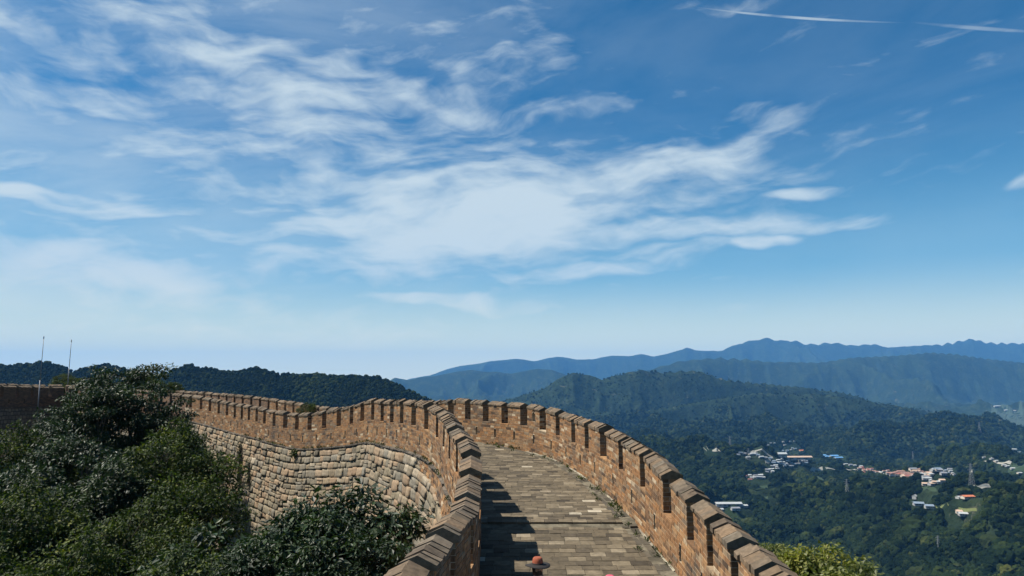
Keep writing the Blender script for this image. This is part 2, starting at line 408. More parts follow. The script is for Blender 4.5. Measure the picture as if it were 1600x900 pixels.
def lay(path, o, side, s0, s1, d0, d1, pieces, parent, ch=.10, bl=(.27, .40), joint=.013, depth=.06, holes=(), phase=0, proud=.006, endfix=True):
    """lay brick courses on the face at offset o (side=+1 faces right of travel) between arclengths and depths below the eave"""
    nrow = max(1, int(round((d1 - d0) / ch))); ch = (d1 - d0) / nrow
    for r in range(nrow):
        da, db = d0 + r * ch, d0 + (r + 1) * ch
        s = s0; first = True
        while s < s1 - .02:
            ln = random.uniform(*bl)
            if first and (r + phase) % 2: ln *= .5
            first = False
            e = min(s + ln, s1)
            if s1 - e < .09: e = s1
            segs = [(s, e)]
            for (ha, hb, hd0, hd1) in holes:
                if db > hd0 + .02 and da < hd1 - .02:
                    ns = []
                    for (a, c) in segs:
                        if c <= ha or a >= hb: ns.append((a, c))
                        else:
                            if ha - a > .04: ns.append((a, ha))
                            if c - hb > .04: ns.append((hb, c))
                    segs = ns
            for (a, c) in segs:
                m_ = (a + c) / 2; p = path.at(m_, o); T = path.tan(m_)
                Nv = Vector((T.y, -T.x, 0)).normalized() * side
                U = Nv.cross(T) * side; 
                if U.z < 0: U = -U
                cpos = Vector(p) - U * 0 + Vector((0, 0, -(da + db) / 2)) + Nv * (random.uniform(-.002, .007) - depth / 2)
                pieces.add(parent, T, Nv, U, cpos, (max(.03, c - a - joint), depth, ch - joint))
            s = e

def seg_prism(mb, path, sa, sb, o0, o1, da, db, nseg=None, batter=(0, 0), uv=True):
    """curved block between arclengths; outward offsets o0<o1, depth below eave da (top) .. db (bottom)"""
    n = nseg or max(1, int(math.ceil((sb - sa) / (.22 if path.at(sa)[1] < 40 else .6))))
    prev = None
    for k in range(n + 1):
        s = sa + (sb - sa) * k / n
        pa = path.at(s, o0); pb = path.at(s, o1)
        ring = [(pa[0], pa[1], pa[2] - db), (pb[0], pb[1], pb[2] - db), (pb[0], pb[1], pb[2] - da), (pa[0], pa[1], pa[2] - da)]
        i = len(mb.v); mb.v += ring
        if k == 0: mb.f.append((i, i + 1, i + 2, i + 3)); mb.uv.append([(o0, -db), (o1, -db), (o1, -da), (o0, -da)])
        else:
            j = i - 4
            us = [(s - (sb - sa) / n), s]
            mb.f.append((j, i, i + 1, j + 1)); mb.uv.append([(us[0], o0), (us[1], o0), (us[1], o1), (us[0], o1)])
            mb.f.append((j + 1, i + 1, i + 2, j + 2)); mb.uv.append([(us[0], -db), (us[1], -db), (us[1], -da), (us[0], -da)])
            mb.f.append((j + 2, i + 2, i + 3, j + 3)); mb.uv.append([(us[0], o1), (us[1], o1), (us[1], o0), (us[0], o0)])
            mb.f.append((j + 3, i + 3, i, j)); mb.uv.append([(us[0], -da), (us[1], -da), (us[1], -db), (us[0], -db)])
        if k == n: mb.f.append((i + 3, i + 2, i + 1, i)); mb.uv.append([(o0, -da), (o1, -da), (o1, -db), (o0, -db)])
def build_uv(mb, name, mat, parent, org):
    o = mb.build(name, mat, parent, org)
    l = o.data.uv_layers.new(name='UVMap'); flat = [c for f in mb.uv for c in f]
    l.data.foreach_set('uv', np.array(flat, dtype=np.float32).ravel())
    bm = bmesh.new(); bm.from_mesh(o.data); bmesh.ops.recalc_face_normals(bm, faces=bm.faces[:]); bm.to_mesh(o.data); bm.free()
    return o

NEAR_Y = 58.0
def parapet(path, merlons, oin, oout, thing, label_of, in_vis, out_vis, arched=()):
    """oin/oout: offsets of inner and outer face. side signs follow from their order."""
    lo, hi = min(oin, oout), max(oin, oout)
    side_in = 1 if oin > oout else -1
    pcs = Pieces(); cop = Pieces()
    holes_all = []
    for mi, (a, c) in enumerate(merlons):
        mid = (a + c) / 2; hw = .065
        holes_all.append((mid - hw, mid + hw, 1.04, 1.40))
    # ---- lower wall: runs of block between loopholes, a lintel and a sill block at each loophole
    base_near, base_far = MB(), MB()
    cuts = [0.0]
    last = 0.0
    end = path.L
    for h in holes_all + [None]:
        nxt = h[0] if h else end
        y = path.at((last + nxt) / 2)[1]
        mbx = base_near if y < NEAR_Y else base_far
        if nxt > last: seg_prism(mbx, path, last, nxt, lo + .005, hi - .005, DEP_SILL, DEP_FLOOR)
        if h:
            seg_prism(mbx, path, h[0], h[1], lo + .005, hi - .005, DEP_SILL, h[2]); seg_prism(mbx, path, h[0], h[1], lo + .005, hi - .005, h[3], DEP_FLOOR)
            last = h[1]
    torg = WORG[thing]
    bn = build_uv(base_near, 'parapet_base', M['mortar'], thing, torg)
    if base_far.v: build_uv(base_far, 'parapet_base', M['brick_far'], thing, torg)
    # ---- bricks of the lower wall
    k0 = 0.0
    bound = [0.0] + [(merlons[i][1] + merlons[i + 1][0]) / 2 for i in range(len(merlons) - 1)] + [end]
    nnear = 0
    for i in range(len(merlons)):
        y = path.at((bound[i] + bound[i + 1]) / 2)[1]
        if y > NEAR_Y: break
        nnear = i
    sN = bound[nnear + 1]
    holes_n = holes_all[:nnear + 1]
    def run(o, side, d1):
        ss_ = 0.0
        # continuous courses: split only where it keeps the loop quick
        lay(path, o, side, 0.0, sN, DEP_SILL, d1, pcs, bn, holes=holes_n)
    if in_vis: run(oin, side_in, 1.90)
    if out_vis: run(oout, -side_in, H_DRIP - .02)
    # ---- merlons
    for mi, (a, c) in enumerate(merlons):
        near = path.at((a + c) / 2)[1] < NEAR_Y
        p = path.at((a + c) / 2, (oin + oout) / 2); org = Vector((p[0], p[1], p[2] - DEP_SILL))
        mb = MB()
        hole = None
        if mi in arched:
            m_ = (a + c) / 2 ; hole = (m_ - .11, m_ + .11, .12, .50)
            seg_prism(mb, path, a + .01, hole[0], lo + .005, hi - .005, 0, DEP_SILL); seg_prism(mb, path, hole[1], c - .01, lo + .005, hi - .005, 0, DEP_SILL)
            seg_prism(mb, path, hole[0], hole[1], lo + .005, hi - .005, 0, hole[2]); seg_prism(mb, path, hole[0], hole[1], lo + .005, hi - .005, hole[3], DEP_SILL)
            seg_prism(mb, path, hole[0], hole[0] + .05, lo + .005, hi - .005, hole[2], hole[2] + .05); seg_prism(mb, path, hole[1] - .05, hole[1], lo + .005, hi - .005, hole[2], hole[2] + .05)
        else: seg_prism(mb, path, a + .004, c - .004, lo + .005, hi - .005, 0, DEP_SILL)
        mo = build_uv(mb, 'merlon', M['mortar'] if near else M['brick_far'], thing, org)
        # coping: gabled bricks side by side along the merlon, each its own slab
        n = max(3, int(round((c - a) / .19))); ov = .035
        mb = MB()
        prof = [(lo - ov, 0), (hi + ov, 0), (hi + ov, .07), ((lo + hi) / 2, .19), (lo - ov, .07)]
        slabs = []; mdz = random.uniform(-.03, .03); mtl = random.uniform(-.012, .012)
        for k in range(n):
            s0 = a - .02 + (c - a + .04) * k / n + .004; s1 = a - .02 + (c - a + .04) * (k + 1) / n - .004
            dz = random.uniform(-.018, .02); do = random.uniform(-.022, .022); tl = random.uniform(-.014, .014)
            rings = []
            for (s_, jz) in ((s0, dz + tl), (s1, dz - tl)):
                rings.append([np.array(path.at(s_, oo + do)) + np.array([0, 0, (hh + jz + mdz + mtl * (k - n / 2) / n * 2 + random.uniform(-.008, .008)) if hh > 0 else -.01]) for (oo, hh) in prof])
            if near:
                m2 = MB(); 
                m2.v = [tuple(q) for rg in rings for q in rg]
                m2.f = [(0, 1, 2, 3, 4), (9, 8, 7, 6, 5)] + [(q, (q + 1) % 5, (q + 1) % 5 + 5, q + 5) for q in range(5)]
                so = m2.build('coping_brick', M['coping'], mo, org)
                bm = bmesh.new(); bm.from_mesh(so.data); bmesh.ops.recalc_face_normals(bm, faces=bm.faces[:]); bm.to_mesh(so.data); bm.free()
            else:
                i0 = len(mb.v); mb.v += [tuple(q) for rg in rings for q in rg]
                mb.f += [tuple(i0 + q for q in f) for f in [(0, 1, 2, 3, 4), (9, 8, 7, 6, 5)] + [(q, (q + 1) % 5, (q + 1) % 5 + 5, q + 5) for q in range(5)]]
        if mb.v:
            so = mb.build('coping', M['coping'], mo, org)
            bm = bmesh.new(); bm.from_mesh(so.data); bmesh.ops.recalc_face_normals(bm, faces=bm.faces[:]); bm.to_mesh(so.data); bm.free()
        if near:
            hs = [hole] if hole else []
            if in_vis: lay(path, oin, side_in, a, c, 0.0, DEP_SILL, pcs, mo, holes=hs, phase=mi)
            if out_vis: lay(path, oout, -side_in, a, c, 0.0, DEP_SILL, pcs, mo, phase=mi)
            # end faces: header bricks across the thickness
            for (s_, sg) in ((a, -1), (c, 1)):
                T = path.tan(s_); Nv = Vector((T.x, T.y, 0)).normalized() * sg; A_ = Vector((T.y, -T.x, 0)).normalized()
                for r in range(8):
                    d_ = (r + .5) * DEP_SILL / 8
                    sp_ = .5 if r % 2 else .33
                    for (f0, f1) in ((0, sp_), (sp_, 1)):
                        oc = lo + (hi - lo) * (f0 + f1) / 2; q = path.at(s_, oc)
                        pcs.add(mo, A_, Nv, Vector((0, 0, 1)), (q[0] - Nv.x * .026, q[1] - Nv.y * .026, q[2] - d_), ((hi - lo) * (f1 - f0) - .012, .05, DEP_SILL / 8 - .012))
    # ---- sill bricks in the crenels
    for i in range(len(merlons) - 1):
        a, c = merlons[i][1], merlons[i + 1][0]
        if c - a < .05 or path.at(a)[1] > NEAR_Y: continue
        mb = MB(); seg_prism(mb, path, a - .03, c + .03, lo - .012, hi + .012, DEP_SILL - .045, DEP_SILL + .004)
        p = path.at((a + c) / 2); build_uv(mb, 'crenel_sill', M['brick'], thing, Vector((p[0], p[1], p[2] - DEP_SILL)))
    pcs.build('brick', 'brickwork', BRV, M['brick'], thing, 300)
    return thing

tR = empty('parapet_wall', (PR.at(6)[0], PR.at(6)[1], PR.at(6)[2] - 1.7), 'sunlit brick battlement wall along the right edge of the walkway, merlons facing the valley', 'battlement wall', 'parapets of the great wall'); tR['kind'] = 'thing'
arR = [k for k, (a, c) in enumerate(mer_R) if abs(PR.at((a + c) / 2)[1] - 31.0) < .5][:1]
parapet(PR, mer_R, ROI, ROO, tR, None, True, False, arched=arR)
tL = empty('parapet_wall', (PL.at(6)[0], PL.at(6)[1], PL.at(6)[2] - 1.7), 'brick battlement wall along the left edge of the walkway, sweeping left above pale stones', 'battlement wall', 'parapets of the great wall'); tL['kind'] = 'thing'
parapet(PL, mer_L, LOI, LOW, tL, None, True, True)

# ---- string course under the left parapet, a part of it
scp = Pieces()
seg = MB(); seg_prism(seg, PL, 0, PL.L, LOW - .015, LOW + .05, H_DRIP - .01, H_DRIP + .14, nseg=180)
sco = build_uv(seg, 'string_course', M['joint_dark'], tL, WORG[tL])
for (dd, hh, out) in ((H_DRIP + .03, .05, .09), (H_DRIP + .095, .055, .045)):
    s_ = 0.0
    while s_ < PL.L - .5:
        ln = random.uniform(.30, .42); m_ = s_ + ln / 2; T = PL.tan(m_); Nv = Vector((-T.y, T.x, 0)).normalized(); U = T.cross(Nv); U = U if U.z > 0 else -U
        if random.random() > .05:
            q = Vector(PL.at(m_, LOW)) + Vector((0, 0, -dd + random.uniform(-.008, .008))) + Nv * (out - .07 + random.uniform(-.02, .015))
            scp.add(sco, T, Nv, U, q, (ln - .012, .14, hh))
        s_ += ln
scp.build('course_brick', 'course_bricks', BRV, M['band'], tL, 60)

# ------------------------------------------------------------------ rampart: stone facing under the left parapet
sR0 = 0.0
tS = empty('stone_rampart', (PL.at(20)[0] - 1.2, PL.at(20)[1], PL.at(20)[2] - 9.5), 'tall rampart face of pale rounded granite blocks under the left parapet, lit by the sun', 'stone wall'); tS['kind'] = 'thing'
BAT = .16
D_TOP, D_BOT = H_DRIP + .14, 9.2
S_BAND = PL.s_at_Y(27.3)
def ramp_pt(s, d, out=0.0):
    q = PL.at(s, LOW + .03 - (d - D_TOP) * BAT - out); return np.array([q[0], q[1], q[2] - d])
def sheet(name, s_list, d_list, fn, mat, parent, org, **kk):
    V = np.array([fn(s, d) for s in s_list for d in d_list]); n = len(d_list)
    Fc, UV = [], []
    for i in range(len(s_list) - 1):
        for j in range(n - 1):
            Fc.append((i * n + j, i * n + j + 1, (i + 1) * n + j + 1, (i + 1) * n + j))
            UV.append([(s_list[i], -d_list[j]), (s_list[i], -d_list[j + 1]), (s_list[i + 1], -d_list[j + 1]), (s_list[i + 1], -d_list[j])])
    return np_obj(name, V, Fc, mat, parent, org, uv=np.array(UV).reshape(-1, 2), **kk)
S_FAR = PL.s_at_Y(70)
sheet('wall_core', list(np.linspace(0, S_FAR, 170)), [D_TOP - .05, 4, 6.5, D_BOT], ramp_pt, M['joint_dark'], tS, WORG[tS])
sheet('far_face', list(np.linspace(S_FAR, PL.L, 50)), [D_TOP - .05, 4, 6.5, D_BOT], lambda s, d: ramp_pt(s, d, .03), M['stone_far'], tS, WORG[tS])
st = Pieces(); bd = Pieces()
def band_depth(s): return float(np.interp(s, [0, S_BAND - 6, S_BAND, S_BAND + .4], [.95, .75, .30, 0.0]))
row_d = D_TOP; rr = 0
while row_d < D_BOT - .3:
    rh = random.uniform(.28, .42); s = random.uniform(-.3, 0)
    while s < S_FAR:
        ln = random.uniform(.36, .86) * (1 if random.random() < .88 else 1.25)
        m_ = s + ln / 2
        bdp = band_depth(m_)
        dd0 = row_d + .04 * math.sin(m_ * .3 + rr * .5)
        dd1 = dd0 + rh
        if rr == 0: dd0 = D_TOP
        if m_ > 0 and dd1 > D_TOP + bdp + .08:
            dd0 = max(dd0, D_TOP + bdp); u_ = random.random()
            if u_ < .10 and ln > .45: subs = [(-ln / 4, dd0, dd1, ln / 2), (ln / 4, dd0, dd0 + (dd1 - dd0) * .5, ln / 2), (ln / 4, dd0 + (dd1 - dd0) * .5, dd1, ln / 2)]
            elif u_ < .2: f_ = random.uniform(.4, .6); subs = [(0, dd0, dd0 + (dd1 - dd0) * f_, ln), (0, dd0 + (dd1 - dd0) * f_, dd1, ln)]
            else: j_ = random.uniform(-.03, .03); subs = [(0, dd0 + j_, dd1 + random.uniform(-.03, .04), ln)]
            for (so_, e0, e1, l_) in subs:
                dd = (e0 + e1) / 2; mm = m_ + so_
                p = ramp_pt(mm, dd, -.055 + random.uniform(-.035, .055)); T = PL.tan(mm)
                up = Vector(ramp_pt(mm, dd - .2)) - Vector(ramp_pt(mm, dd + .2)); up.normalize()
                U = (up - T * up.dot(T)).normalized(); Nv = T.cross(U)
                if Nv.dot(Vector((-T.y, T.x, 0))) < 0: Nv = -Nv
                a_ = random.uniform(-.07, .07); T2 = (T * math.cos(a_) + U * math.sin(a_)); U2 = (U * math.cos(a_) - T * math.sin(a_))
                b_ = random.uniform(-.10, .10); N2 = (Nv * math.cos(b_) + U2 * math.sin(b_)); U2 = (U2 * math.cos(b_) - Nv * math.sin(b_))
                st.add(tS, T2, N2, U2, p, (l_ - .02, .30, (e1 - e0) - .016))
        s += ln
    row_d += rh; rr += 1
st.build('stone', 'stonework', STV, M['stone'], tS, 300, smooth=True)
# brick band between string course and stones on the near stretch
for r in range(8):
    d0 = D_TOP + r * .115; s = .2 * (r % 2)
    while s < S_BAND:
        ln = random.uniform(.33, .42); m_ = s + ln / 2
        if d0 + .1 < D_TOP + band_depth(m_) + .05:
            p = ramp_pt(m_, d0 + .057, .015 + random.uniform(-.01, .012)); T = PL.tan(m_); Nv = Vector((-T.y, T.x, .16)).normalized(); U = T.cross(Nv)
            if U.z < 0: U = -U
            bd.add(tS, T, Nv, U, p, (ln - .012, .08, .10))
        s += ln
bd.build('brick', 'brick_band', BRV, M['brick'], tS, 60)

# right-hand and far-side rampart faces (seen only from the side)
tS2 = empty('stone_rampart', (PR.at(20)[0] + 1.4, PR.at(20)[1], PR.at(20)[2] - 9.5), 'rampart face of stone blocks falling away behind the right parapet', 'stone wall'); tS2['kind'] = 'thing'
def ramp_r(s, d): q = PR.at(s, ROO - .02 + (d - .9) * .10); return np.array([q[0], q[1], q[2] - d])
sheet('wall_face', list(np.linspace(0, PR.L, 160)), [.95, 4, D_BOT], ramp_r, M['stone_far'], tS2, WORG[tS2])

# ------------------------------------------------------------------ walkway
walk = bpy.data.objects.new('walkway', None); COL.objects.link(walk); walk.location = (1.0, 18.0, -4.2); WORG[walk] = Vector(walk.location); walk['kind'] = 'structure'
Ys = np.concatenate([np.arange(2.0, 19.6, .3), [19.598, 19.602], np.arange(19.8, 37.5, .3)])
def xl(Y):
    i = np.interp(Y, PL.Y[:np.argmax(PL.Y > 40)], PL.s[:np.argmax(PL.Y > 40)]); return PL.at(i, LOI - .06)[0]
iR = np.argmax(PR.Y > 38.5)
def xr(Y):
    i = np.interp(Y, PR.Y[:iR], PR.s[:iR]); return PR.at(i, .06)[0]
V, Fc = [], []
for Y in Ys:
    z = float(floor_z(Y)) - .012
    V += [(xl(Y), Y, z), (xr(Y), Y, z)]
for i in range(len(Ys) - 1): Fc.append((2 * i, 2 * i + 1, 2 * i + 3, 2 * i + 2))
np_obj('bedding', V, Fc, M['joint'], walk, tuple(WORG[walk]))
# continuation behind the left parapet
V, Fc = [], []
for k, s in enumerate(np.linspace(PL.s_at_Y(33), PL.L, 60)):
    a = PL.at(s, LOI - .05); c = PL.at(s, 4.35); V += [(a[0], a[1], a[2] - 1.70), (c[0], c[1], a[2] - 1.70)]
    if k: Fc.append((2 * k - 2, 2 * k - 1, 2 * k + 1, 2 * k))
np_obj('far_paving', V, Fc, M['joint'], walk, tuple(WORG[walk]))
GUT = .42
pv = Pieces(); Y = 8.0; r = 0
gq = Pieces()
while Y < 37.2:
    rd = .262
    x0 = xl(Y + .14) + .0; x1 = xr(Y + .14) - GUT
    if Y < 19.6 < Y + rd: Y = 19.61
    s_ = x0 - random.uniform(0, .2) - (.2 if r % 2 else 0)
    while s_ < x1:
        ln = random.uniform(.34, .42); a, c = max(s_, x0), min(s_ + ln, x1)
        if c - a > .08:
            m_ = (a + c) / 2; Ym = Y + rd / 2
            z0 = float(floor_z(Ym - .1)); z1 = float(floor_z(Ym + .1)); T = Vector((1, random.uniform(-.008, .008), random.uniform(-.006, .006))).normalized()
            U = Vector((0, -(z1 - z0) / .2, 1)).normalized(); Nn = U.cross(T).normalized(); U = T.cross(Nn).normalized() if T.cross(Nn).z > 0 else -T.cross(Nn).normalized()
            dz = random.uniform(-.005, .005)
            cpos = np.array([m_, Ym, (z0 + z1) / 2 - .028 + dz])
            A = np.eye(4); A[:3, 0] = np.array(T) * (c - a - .012); A[:3, 1] = np.array(Nn) * (rd - .012); A[:3, 2] = np.array(U) * .06; A[:3, 3] = cpos
            if np.linalg.det(A[:3, :3]) < 0: A[:3, 0] *= -1
            inv = cpos[2] / cpos[1] > -.253
            pv.items.append([walk, A, (1 if inv else .0001) * (c - a) / cpos[1] ** 3])
        s_ += ln
    Y += rd; r += 1
PVV = [box_variant(80 + k, .022, .012) for k in range(6)]
pv.build('paving_brick', 'paving', PVV, M['paver'], walk, 300)
# gutter: dark bricks laid lengthwise along the right parapet, pale mortar fillet against the wall
s = 0.4
while s < PR.s_at_Y(36.3):
    ln = random.uniform(.36, .44)
    for (o_, wd, mt) in ((-.12, .19, 0), (-.325, .17, 0)):
        q = PR.at(s + ln / 2, o_); T = PR.tan(s + ln / 2); T.z = 0; T.normalize(); A_ = Vector((T.y, -T.x, 0))
        sl = (float(floor_z(q[1] + .2)) - float(floor_z(q[1] - .2))) / .4 * T.y
        if 19.4 < q[1] < 19.8: sl = 0.1
        T = Vector((T.x, T.y, sl)).normalized(); U = A_.cross(T); U = U if U.z > 0 else -U
        gq.add(walk, T, A_, U, (q[0], q[1], float(floor_z(q[1])) - .05 + random.uniform(-.008, .008)), (ln - .015, wd, .08))
    s += ln
gq.build('gutter_brick', 'gutter_paving', PVV, M['gutter'], walk, 80)
fm = MB(); s_end = PR.s_at_Y(36.6); prev = None
s = .4
while s < s_end:
    L_ = random.uniform(.3, 1.5)
    if random.random() < .5:
        e = min(s + L_, s_end); n = max(1, int((e - s) / .25)); i0 = len(fm.v)
        for k in range(n + 1):
            q = s + (e - s) * k / n; a = PR.at(q, .02); wdt = random.uniform(.03, .06); c = PR.at(q, -wdt)
            z = float(floor_z(a[1])); fm.v += [(a[0], a[1], z + random.uniform(.02, .05)), (c[0], c[1], z - .008), (a[0], a[1], z - .05)]
            if k: j = i0 + 3 * k; fm.f += [(j - 3, j - 2, j + 1, j), (j - 2, j - 1, j + 2, j + 1)]
    s += L_
fm.build('mortar_fillet', M['white_mortar'], walk, tuple(WORG[walk]))

# ------------------------------------------------------------------ terrain
def hash2(ix, iy, seed):
    h = (ix.astype(np.int64) * 374761393 + iy.astype(np.int64) * 668265263 + seed * 974711) & 0xffffffff
    h = ((h ^ (h >> 13)) * 1274126177) & 0xffffffff
    return ((h ^ (h >> 16)) & 0xffffff) / float(0xffffff)
def vnoise(x, y, seed=0):
    ix = np.floor(x); iy = np.floor(y); fx = x - ix; fy = y - iy
    fx = fx * fx * fx * (fx * (fx * 6 - 15) + 10); fy = fy * fy * fy * (fy * (fy * 6 - 15) + 10)
    a = hash2(ix, iy, seed); b_ = hash2(ix + 1, iy, seed); c = hash2(ix, iy + 1, seed); d = hash2(ix + 1, iy + 1, seed)
    return (a * (1 - fx) + b_ * fx) * (1 - fy) + (c * (1 - fx) + d * fx) * fy
def fbm(x, y, oct=5, seed=0, gain=.5, ridged=False):
    t = 0; a = 1.0; n = 0
    for o in range(oct):
        v = vnoise(x * 2 ** o + 17.3 * o, y * 2 ** o - 9.1 * o, seed + o)
        if ridged: v = 1 - abs(2 * v - 1)
        t = t + a * v; n += a; a *= gain
    return t / n
def crest(pts, Rm):
    """skyline through px points at range R; returns functions of azimuth (tan)"""
    xs = [(p[0] - CXP) / F_PX for p in pts]; rs = [p[2] if len(p) > 2 else Rm for p in pts]
    hs = []
    for p, r_ in zip(pts, rs): q = P(p[0], p[1], 1.0); hs.append(q.z)      # height per metre of forward distance
    return np.array(xs), np.array(hs), np.array(rs)
RIDGES = [
 # (name of ring, px skyline with forward distance, down-slope, spur height, spur size)
 ('hills', crest([(-500, 575), (-200, 560), (0, 571), (60, 566), (95, 570), (120, 578), (170, 572), (205, 582), (235, 592), (262, 584), (295, 574), (345, 583), (372, 584), (402, 574), (440, 583), (505, 584), (560, 586), (605, 592), (640, 610), (675, 626), (720, 660), (780, 700), (900, 760)], 1500), .50, 120, 230),
 ('hills', crest([(620, 700), (700, 655), (770, 628), (800, 622), (850, 604), (870, 594), (895, 582), (915, 584), (940, 592), (965, 585), (1000, 577), (1030, 583), (1060, 579), (1085, 578), (1120, 590), (1180, 598), (1260, 605), (1310, 612), (1360, 628), (1420, 637), (1480, 650), (1560, 665), (1700, 680), (1900, 690)], 4500), .42, 470, 640),
 ('hills', crest([(900, 655, 3900), (1000, 640, 3900), (1100, 625, 4000), (1180, 612, 4000), (1290, 616, 4000), (1380, 632, 3900), (1440, 650, 3700), (1500, 668, 3600), (1600, 700, 3400), (1700, 720, 3200)], 4000), .40, 330, 430),
 ('distant_hills', crest([(900, 640), (1000, 580), (1060, 564), (1120, 558), (1165, 560), (1200, 565), (1280, 566), (1330, 558), (1400, 555), (1450, 550), (1490, 552), (1540, 560), (1600, 567), (1750, 560), (2100, 590)], 8800), .32, 420, 900),
 ('distant_hills', crest([(520, 640), (600, 600), (617, 590), (640, 592), (670, 588), (700, 583), (737, 577), (760, 580), (800, 582), (840, 574), (860, 577), (885, 586), (930, 605), (1000, 620)], 9500), .32, 350, 800),
 ('far_mountains', crest([(-600, 600), (400, 610), (600, 600), (650, 590), (700, 575), (760, 565), (805, 558), (835, 562), (870, 557), (900, 560), (950, 556), (1000, 553), (1020, 556), (1045, 552), (1072, 542), (1085, 547), (1120, 548), (1165, 533), (1200, 527), (1215, 531), (1245, 532), (1260, 537), (1300, 534), (1330, 539), (1365, 537), (1385, 543), (1460, 538), (1490, 533), (1520, 528), (1540, 534), (1600, 536), (1750, 530), (2300, 560)], 15500), .34, 620, 1300),
]
HILLS = [  # low wooded hills on the valley floor: px of the top, distance, radius x, radius y
 (1290, 742, 1900, 330, 260), (1110, 702, 2250, 250, 330), (1450, 770, 1700, 300, 220), (1540, 800, 1450, 330, 230), (1330, 800, 1500, 260, 160), (1190, 770, 1750, 180, 200),
 (1600, 735, 2300, 300, 280), (1010, 690, 2600, 260, 300), (1230, 822, 1300, 260, 150), (1440, 842, 1200, 200, 130)]
HILLS = [(P(x, y, D).x, D, P(x, y, D).z, rx, ry) for (x, y, D, rx, ry) in HILLS]
FLOOR = -285.0
FLATS = [(900, 2450, 420, 330), (1330, 2350, 420, 300), (480, 1600, 150, 150), (930, 1650, 240, 200), (1600, 2200, 300, 350), (3100, 4600, 900, 900), (5000, 7300, 1400, 900)]
wallpts = np.concatenate([PL.at(s_)[None, :2] for s_ in np.arange(0, PL.L, 3.0)] + [np.array([[-70, 62], [-100, 50], [-140, 40], [-200, 30], [-300, 20]])])
wallext = np.concatenate([wallpts, np.array([[1, 0], [2, -30], [4, -80], [6, -200]])])
def terrain_h(X, Y):
    X = np.asarray(X, float); Y = np.asarray(Y, float)
    fy = np.maximum(Y, 1.0); u = X / fy
    wob = fbm(X / 300, Y / 300, 4, 3)
    H = FLOOR + 18 * wob + 8 * fbm(X / 90, Y / 90, 3, 5)
    vm_ = np.ones(X.shape)
    for (cx, cy, rx, ry) in FLATS: vm_ = vm_ * (1 - np.exp(-(((X - cx) / rx) ** 2 + ((Y - cy) / ry) ** 2) ** 1.5))
    rdg = fbm((X + 200 * wob) / 520, (Y + 150 * wob) / 620, 5, 61, .5, True)
    H = H + vm_ * np.clip(rdg - .52, 0, 1) * 330
    for (hx, hy, hz, rx, ry) in HILLS:
        q = ((X - hx) / rx) ** 2 + ((Y - hy) / ry) ** 2
        n_ = fbm(X / 120, Y / 120, 4, 9) - .5
        H = np.maximum(H, FLOOR + (hz - FLOOR) * np.exp(-q * .9) + n_ * 22 * np.exp(-q * .5))
    for k, (nm, (xs, hs, rs), slope, spur, size) in enumerate(RIDGES):
        r0 = np.interp(u, xs, rs); hc = np.interp(u, xs, hs) * r0
        wx = 0.6 * size * (fbm(X / size / 1.7, Y / size / 1.7, 3, 20 + k) - .5); wy = .6 * size * (fbm(X / size / 1.7 + 40, Y / size / 1.7, 3, 30 + k) - .5)
        d = np.abs(Y - r0)
        rid = fbm((X + wx) / size, (Y + wy) / (size * 2.2), 6, 50 + k, .52, True)
        fade = np.clip(d / (size * .55), 0, 1)
        w_ = size * .13; hh = hc - slope * (np.sqrt(d * d + w_ * w_) - w_) * (1 - .25 * np.clip(d / 2500, 0, 1)) + (rid - .90) * spur * fade * 2.6 + 22 * (fbm(X / 150, Y / 400, 4, 70 + k) - .5) * (k < 3)
        H = np.where(Y > 50, np.maximum(H, hh), H)
    # the ridge that carries the wall
    shp = X.shape; Xf = X.ravel(); Yf = Y.ravel(); near = np.hypot(Xf, Yf) < 1500
    D = np.full(Xf.shape, 1e9)
    idx = np.where(near)[0]
    for c in range(0, len(idx), 20000):
        ii = idx[c:c + 20000]
        D[ii] = np.sqrt(((Xf[ii, None] - wallext[None, :, 0]) ** 2 + (Yf[ii, None] - wallext[None, :, 1]) ** 2).min(1))
    D = D.reshape(shp)
    inside = np.clip((-X - 3) / 12, 0, 1) * np.clip((75 + X * .3 - Y) / 20, 0, 1)
    rg = -11.5 - np.maximum(0, D - 9) * (.62 * (1 - inside) + .10 * inside) - 2.2 * inside + 3.0 * (fbm(X / 14, Y / 14, 3, 77) - .5) * np.clip((D - 3) / 10, 0, 1)
    return np.where(D < 1400, np.maximum(H, rg), H)

forest_m, nb, bs = new_mat('wooded_ground')
geo = nb.n('ShaderNodeNewGeometry'); pos = geo.outputs['Position']
n1 = nb.noise(pos, .012, 7, .65, .4); n2 = nb.noise(pos, .055, 6, .7); n3 = nb.noise(pos, .003, 6, .6, .5); n4 = nb.noise(pos, .02, 9, .75, .8)
c = nb.ramp(n1, [(.3, (.009, .016, .009)), (.5, (.017, .029, .014)), (.7, (.032, .045, .021))])
c = nb.mix(1.0, c, nb.ramp(n2, [(.3, (.55,) * 3), (.7, (1.5,) * 3)]), 'MULTIPLY')
c = nb.mix(nb.mr(n4, .60, .66, 0, .6), c, (.12, .115, .08, 1))     # bare rock and clearings
c = nb.mix(nb.mr(n3, .56, .62, 0, .4), c, (.03, .05, .018, 1))
nb.l(c, bs.inputs['Base Color']); bs.inputs['Roughness'].default_value = 1.0; bs.inputs['Specular IOR Level'].default_value = .05
bp = nb.n('ShaderNodeBump'); bp.inputs['Strength'].default_value = 1.0; bp.inputs['Distance'].default_value = 14.0
nb.l(nb.noise(pos, .035, 8, .7), bp.inputs['Height']); nb.l(bp.outputs[0], bs.inputs['Normal'])
M['forest'] = forest_m

NA = 760
